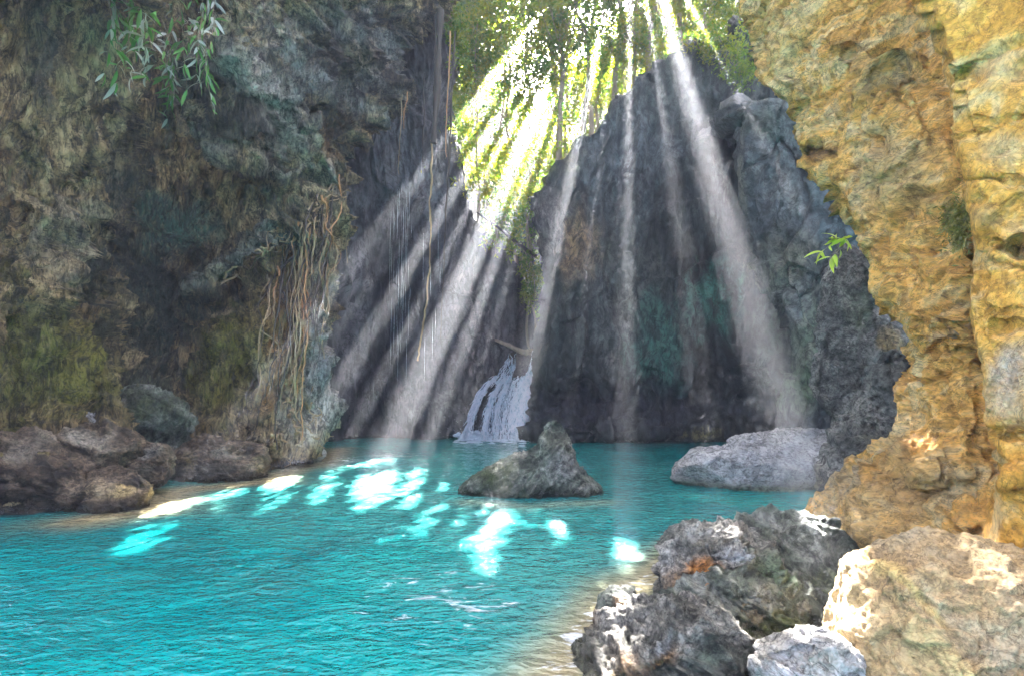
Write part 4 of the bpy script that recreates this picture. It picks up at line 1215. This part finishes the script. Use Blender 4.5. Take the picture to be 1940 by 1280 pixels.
# ------------------------------------------------------------------ waterfall
wf_base = P(945, 828, 27.0)
wf = empty('waterfall', wf_base)
def sheet(name, rows, nr, nc, seed, bulge, alpha=.35, edge=.5):
    """rows: (py, px left, px right, depth)"""
    r = np.array(rows, float)
    t = np.linspace(0, 1, nr)
    rt = np.linspace(0, 1, len(r))
    R = [np.interp(t, rt, r[:, j]) for j in range(4)]
    s = np.linspace(0, 1, nc)
    px = R[1][:, None] + (R[2] - R[1])[:, None] * s
    py = np.repeat(R[0][:, None], nc, 1)
    D = R[3][:, None] - bulge * np.sin(s * math.pi)[None]
    G = P(px, py, D)
    p = G.reshape(-1, 3)
    d = .30 * ridged(p * np.array([2.0, 2.0, .6]) + seed, 3) + .10 * fbm(p * np.array([6, 6, 2.5]) + seed, 3) + .05 * fbm(p * 14.0 + seed, 2)
    p = p + d[:, None] * np.array([0.15, -1, .25])
    e = np.minimum(s, 1 - s) * 2
    al = np.clip(alpha - .10 + .30 * e[None] ** .6 - .3 * (1 - e[None]) ** 3 + 0 * px, 0, 1)
    col = np.concatenate([np.ones((len(p), 3)), al.reshape(-1, 1)], -1)
    o = mesh_obj(name, p - wf_base, grid_faces(nr, nc), M['fall'], color=col)
    o.parent = wf
    return o
sheet('cascade', [(714, 940, 1012, 28.9), (728, 922, 1008, 28.4), (750, 905, 1000, 28.0), (780, 893, 998, 27.5), (810, 884, 1003, 27.2), (834, 878, 1010, 27.0)], 90, 90, 3.0, .5, .06)
sheet('cascade', [(730, 950, 992, 28.2), (760, 925, 990, 27.5), (800, 905, 992, 27.0), (834, 895, 1000, 26.7)], 70, 60, 13.0, .5, -.02)
rng = np.random.default_rng(9)
parts = []
wrow = np.array([(712, 938, 1012, 28.8), (728, 922, 1008, 28.3), (750, 905, 1002, 27.8), (780, 893, 999, 27.3), (810, 884, 1003, 26.9), (836, 876, 1010, 26.6)], float)
lanes = rng.uniform(0, 1, 26)
def strand(rows, s0, s1, v0, v1, rad, wob, back):
    v = np.clip(np.linspace(v0, v1, 9), 0, 1)
    R_ = [np.interp(v, np.linspace(0, 1, len(rows)), rows[:, q_]) for q_ in range(4)]
    ss = np.linspace(s0, s1, 9)
    pp = P(R_[1] + (R_[2] - R_[1]) * ss, R_[0], R_[3] - .5 * np.sin(np.clip(ss, 0, 1) * math.pi) - back)
    pp = pp + np.cumsum(rng.normal(size=pp.shape), 0) * wob
    return tube(pp - wf_base, rad * np.sin(np.pi * np.linspace(.08, .95, 9)) * rng.uniform(.4, 1.4, 9), 5)
for j in range(900):
    ln = lanes[rng.integers(0, 26)]
    s0 = np.clip(ln + rng.normal() * .022, 0, 1)
    v0 = rng.uniform(-.05, .85)
    parts.append(strand(wrow, s0, s0 + rng.normal() * .03, v0, min(v0 + rng.uniform(.08, .4), 1.0), rng.uniform(.01, .05), .022, rng.uniform(-.1, .3)))
up1 = np.array([(668, 962, 980, 29.2), (690, 956, 976, 28.9), (712, 944, 972, 28.7), (728, 930, 968, 28.4)], float)
up2 = np.array([(655, 1004, 1022, 29.2), (680, 1006, 1018, 29.0), (705, 1000, 1012, 28.8), (726, 980, 1008, 28.5)], float)
for rows in (up1, up2):
    for j in range(70):
        s0 = rng.uniform(0, 1); v0 = rng.uniform(0, .8)
        parts.append(strand(rows, s0, np.clip(s0 + rng.normal() * .2, 0, 1), v0, min(v0 + rng.uniform(.15, .4), 1), rng.uniform(.01, .035), .02, rng.uniform(0, .2)))
V, F = join(parts)
o = mesh_obj('strands', V, F, M['strand']); o.parent = wf; o['kind'] = 'stuff'
# foam and spray where it lands
parts = []
th = np.linspace(0, 2 * math.pi, 8, endpoint=False); ph = np.linspace(0.1, math.pi - .1, 5)
X0 = np.stack([np.sin(ph)[:, None] * np.cos(th)[None] * 1.4, np.sin(ph)[:, None] * np.sin(th)[None] * 1.2, np.cos(ph)[:, None] * .8 + 0 * th[None]], -1).reshape(-1, 3)
for j in range(420):
    x = rng.uniform(874, 1014) + rng.normal() * 8
    out_ = rng.exponential(.55)
    c = P(x, 834, 26.9 - out_ + rng.uniform(-.2, .2))
    c[2] = rng.uniform(-.02, .05) + max(0, .35 - out_) * rng.uniform(0, 1.1)
    X = X0 * rng.uniform(.025, .11) * np.array([1.3, 1.3, 1 if out_ < .4 else .35])
    pp = X + c
    pp = pp + fbm(pp * 9, 2)[:, None] * X * .8
    parts.append((pp - wf_base, grid_faces(5, 8, True)))
for j in range(700):
    c = P(rng.normal(945, 42), rng.uniform(770, 832), 26.7 - rng.uniform(0, .8)); c[2] = min(c[2], abs(rng.normal()) * .7 + .03)
    parts.append((X0 * rng.uniform(.004, .013) + c - wf_base, grid_faces(5, 8, True)))
V, F = join(parts)
o = mesh_obj('foam', V, F, M['foam']); o.parent = wf; o['kind'] = 'stuff'
tag(wf, 'white waterfall fanning out of the slot into the turquoise pool', 'waterfall')

# thin drips falling from the overhang
rng = np.random.default_rng(15)
parts = []
for j in range(60):
    x = 762 + rng.normal() * 12 if rng.random() < .8 else 815 + rng.normal() * 10
    y = rng.uniform(340, 640)
    a = P(x, y, 23.5 + rng.normal() * .3)
    l = rng.uniform(.5, 2.4)
    ts = np.linspace(0, 1, 9)[:, None]
    parts.append(tube(a - np.array([0, 0, 1]) * l * ts + rng.normal(size=(9, 3)) * .004, .0035 * np.sin(np.pi * (ts[:, 0] * .9 + .05)) * rng.uniform(.4, 1.2, 9), 4))
V, F = join(parts)
b0 = V.mean(0)
o = mesh_obj('dripping_water', V - b0, F, M['fall'], color=np.ones((len(V), 4))); o.location = b0
tag(o, 'fine curtain of falling drips in front of the slate grey cliff', 'drips', kind='stuff')

# ------------------------------------------------------------------ hanging roots
def root_obj(name, pts, r0, r1, mat, label=None, group=None, parent=None, origin=None, n=30, sides=7, seed=0, wob=.02):
    rng = np.random.default_rng(seed)
    pth = smooth_path(pts, n)
    pth[:, :2] += np.cumsum(rng.normal(size=(n, 2)), 0) * wob * .55
    org = pth[0] if origin is None else origin
    V, F = tube(pth - org, np.linspace(r0, r1, n) * (1 + .28 * np.interp(np.arange(n), np.arange(0, n + 3, 3), rng.normal(size=len(np.arange(0, n + 3, 3))))).clip(.4, 1.8), sides, .08, seed)
    o = mesh_obj(name, V, F, M[mat])
    if parent is not None:
        o.parent = parent
    else:
        o.location = org
        tag(o, label, 'root', group)
    return o
GR = 'roots hanging from the brown overhang'
root_obj('hanging_root', [P(834, 20, 21.5), P(831, 100, 21.5), P(828, 180, 21.5), P(821, 272, 21.5)], .15, .10, 'barkdark', 'thick dark root hanging straight from the brown overhang', GR, seed=1, sides=10)
root_obj('hanging_root', [P(826, 30, 21.9), P(822, 110, 21.9), P(821, 190, 21.9)], .05, .03, 'barkdark', 'slim dark root clinging to the thick hanging root', GR, seed=2)
root_obj('hanging_root', [P(803, 140, 21.6), P(803, 220, 21.6), P(801, 308, 21.6)], .035, .022, 'barkdark', 'short thin dark root dangling beside the thick dark root', GR, seed=3)
root_obj('hanging_root', [P(862, 60, 22), P(858, 200, 22), P(852, 330, 22), P(846, 440, 22), P(840, 640, 22)], .06, .012, 'barkdark', 'long reddish root at the outer edge of the overhang', GR, seed=4, n=44)
root_obj('hanging_root', [P(853, 60, 22.2), P(851, 170, 22.2), P(849, 300, 22.2)], .035, .015, 'rootred', 'short companion of the long reddish root', GR, seed=5)
root_obj('hanging_root', [P(818, 260, 21.5), P(814, 400, 21.5), P(808, 540, 21.5), P(799, 682, 21.5)], .035, .03, 'root', 'long pale knotted root hanging to near the water', GR, seed=6, n=44, wob=.05)
root_obj('hanging_root', [P(772, 175, 21), P(772, 210, 21), P(771, 245, 21)], .025, .012, 'rootred', 'stubby root under the overhang lip', GR, seed=7)
root_obj('hanging_root', [P(764, 180, 21), P(762, 260, 21), P(761, 330, 21)], .014, .008, 'root', 'hair thin root under the overhang lip', GR, seed=8)
root_obj('hanging_root', [P(658, 330, 20), P(656, 420, 20), P(664, 498, 20)], .014, .010, 'root', 'thin curling root dangling at the nose of the brown cliff', GR, seed=9)
root_obj('hanging_root', [P(590, 560, 18.2), P(587, 700, 18.1), P(583, 800, 18.1), P(579, 874, 18.2)], .032, .02, 'root', 'orange root dropping straight into the pool from the cliff nose', GR, seed=10, sides=8)

# root curtain on the nose of the brown cliff
org = P(560, 850, 18.4)
rc = empty('root_curtain', org)
rng = np.random.default_rng(21)
for j in range(46):
    f = rng.random() ** .8
    xt = 515 + 125 * f + rng.normal() * 8
    yt = 480 - 110 * f + rng.normal() * 25
    yb = min(yt + rng.uniform(90, 400), 850)
    xb = xt - (yb - yt) * rng.uniform(-.03, .2) + rng.normal() * 6
    w_ = rng.uniform(2, 9)
    pts = [on_surface(1.0, xt + (xb - xt) * q_ + rng.normal() * w_ * (0 < q_ < 1), yt + (yb - yt) * q_, .10 + .25 * rng.random() * (0 < q_ < 1)) for q_ in np.linspace(0, 1, 7)]
    root_obj('root', pts, rng.uniform(.010, .04), rng.uniform(.006, .016), ('root', 'rootred', 'barkdark')[rng.choice(3, p=(.42, .16, .42))], parent=rc, origin=org, n=30, sides=5, seed=500 + j, wob=.05)
for j in range(34):   # roots creeping over the lip and the cliff foot
    if j < 16:
        xs = rng.uniform(400, 610); ys = 560 - (xs - 380) * .72 + rng.normal() * 12; dx, dy = rng.uniform(30, 70), -rng.uniform(20, 50)
    else:
        xs = rng.uniform(510, 600); ys = rng.uniform(690, 840); dx, dy = rng.uniform(-40, 50), rng.uniform(-10, 60)
    pts = [on_surface(1.0, xs + dx * q_ + rng.normal() * 3, ys + dy * q_ + rng.normal() * 6, .06) for q_ in np.linspace(0, 1, 6)]
    root_obj('root', pts, .035, .012, 'root', parent=rc, origin=org, n=24, sides=5, seed=600 + j, wob=.05)
tag(rc, 'curtain of tangled tan roots covering the nose of the brown cliff', 'roots')

# ------------------------------------------------------------------ plants with large leaves
def leaf_mesh(name, L, W, bend, mat, shade):
    n = 7
    t = np.linspace(0, 1, n)
    w = W * .5 * np.sin(np.pi * np.clip(t * .96 + .02, 0, 1)) ** .8
    V, F = [], []
    for i in range(n):
        z = -bend * L * t[i] ** 2
        x = L * t[i]
        V += [(x, -w[i], z + w[i] * .35), (x, 0, z), (x, w[i], z + w[i] * .35)]
    for i in range(n - 1):
        a = i * 3
        F += [(a, a + 1, a + 4, a + 3), (a + 1, a + 2, a + 5, a + 4)]
    o = mesh_obj(name, np.array(V), np.array(F), M[mat], color=np.tile([shade, shade, shade, 1.0], (len(V), 1)))
    me = o.data
    bpy.data.objects.remove(o)
    return me

def leafy(root, org, stems, meshes, per, rng, scale=(.7, 1.2), spread=.7, stem_mat='root', sr=.012, hang=.5):
    for s in stems:
        pth = smooth_path(s, 12)
        V, F = tube(pth - org, np.linspace(sr, sr * .4, 12), 5)
        o = mesh_obj('stem', V, F, M[stem_mat]); o.parent = root
        for j in range(per):
            f = rng.uniform(.15, 1)
            i = int(f * 11)
            p = pth[i]
            d = pth[min(i + 1, 11)] - pth[max(i - 1, 0)]
            d = d / (np.linalg.norm(d) + 1e-6)
            v = Vector(d) * .8 + Vector((rng.normal() * spread, rng.normal() * spread - .25, rng.normal() * spread - hang))
            lo = bpy.data.objects.new('leaf', meshes[rng.integers(0, len(meshes))])
            COL.objects.link(lo)
            lo.parent = root
            lo.location = tuple(p - org)
            q_ = v.to_track_quat('X', 'Z').to_euler()
            q_.rotate_axis('X', rng.normal() * .7)
            lo.rotation_euler = q_
            k_ = rng.uniform(*scale)
            lo.scale = (k_, k_, k_)

rng = np.random.default_rng(31)
org = P(300, -20, 13.3)
pl = empty('hanging_plant', org)
lms = [leaf_mesh('leaf', .42, .085, .35, 'leafpale', s) for s in (.1, .25, .4, .75, .95)]
st = []
for j in range(34):
    x0, y0 = rng.uniform(195, 410), rng.uniform(-70, 90)
    x1, y1 = x0 + rng.normal() * 25 + (310 - x0) * .25, y0 + rng.uniform(60, 190)
    st.append([on_surface(1.0, x0, y0, .05), on_surface(1.0, (x0 + x1) / 2 + rng.normal() * 10, (y0 + y1) / 2 - 12, .5), on_surface(1.0, x1, y1, .55)])
leafy(pl, org, st, lms, 11, rng, (.55, 1.1), .75, 'root', .012, .45)
tag(pl, 'hanging plant with long green and pale leaves on the brown cliff', 'plant')

org = P(1597, 470, 13.2)
fp = empty('fern', org)
fm = [leaf_mesh('leaf', .34, .09, .5, 'fern', s) for s in (.1, .5, .9)]
st = [[org, P(1580, 460, 13.0), P(1555, 480, 12.8)], [org, P(1590, 452, 13.0), P(1572, 455, 12.8)], [org, P(1600, 455, 13.0), P(1603, 452, 12.7)], [org, P(1585, 478, 13.0), P(1572, 492, 12.8)]]
leafy(fp, org, st, fm, 7, np.random.default_rng(41), (.6, 1.1), .55, 'bark', .01, .1)
tag(fp, 'bright lime fern sprouting from the grey rock pillar', 'fern')

# moss tufts
def tufts(name, label, px, py, rx, ry, depth_f, n, seed, mat='moss', ls=(.09, .02)):
    rng = np.random.default_rng(seed)
    x = px + rng.normal(size=n) * rx
    y = py + rng.normal(size=n) * ry
    c = P(x, y, depth_f(x, y) - .1)
    o0 = c.mean(0)
    V, F = leaves(c - o0, ls[0], ls[1], rng, .9)
    t = np.repeat(rng.uniform(0, 1, n), 4)
    o = mesh_obj(name, V, F, M[mat], smooth=False, color=np.stack([t, t, t, t * 0 + 1], -1))
    o.location = o0
    return tag(o, label, 'moss', kind='stuff')
tufts('moss', 'dark green moss patch on the golden wall beside the smooth pillar', 1813, 420, 14, 24, depthG, 900, 51)

# ------------------------------------------------------------------ haze
hb0, hb1 = np.array([-70, -45, -4.0]), np.array([62, 66, 56.0])
hv = np.array([[x, y, z] for x in (hb0[0], hb1[0]) for y in (hb0[1], hb1[1]) for z in (hb0[2], hb1[2])])
hf = np.array([[0, 1, 3, 2], [4, 6, 7, 5], [0, 4, 5, 1], [2, 3, 7, 6], [0, 2, 6, 4], [1, 5, 7, 3]])
m, nt, out = new_mat('canyon mist')
pv = N(nt, 'ShaderNodeVolumePrincipled')
pv.inputs['Color'].default_value = (.90, .93, 1.0, 1)
pv.inputs['Density'].default_value = HAZE_DENSITY
pv.inputs['Anisotropy'].default_value = .3
nt.links.new(pv.outputs[0], out.inputs['Volume'])
tag(mesh_obj('haze', hv, hf, m, smooth=False), 'pale mist hanging in the canyon', 'haze', kind='stuff')
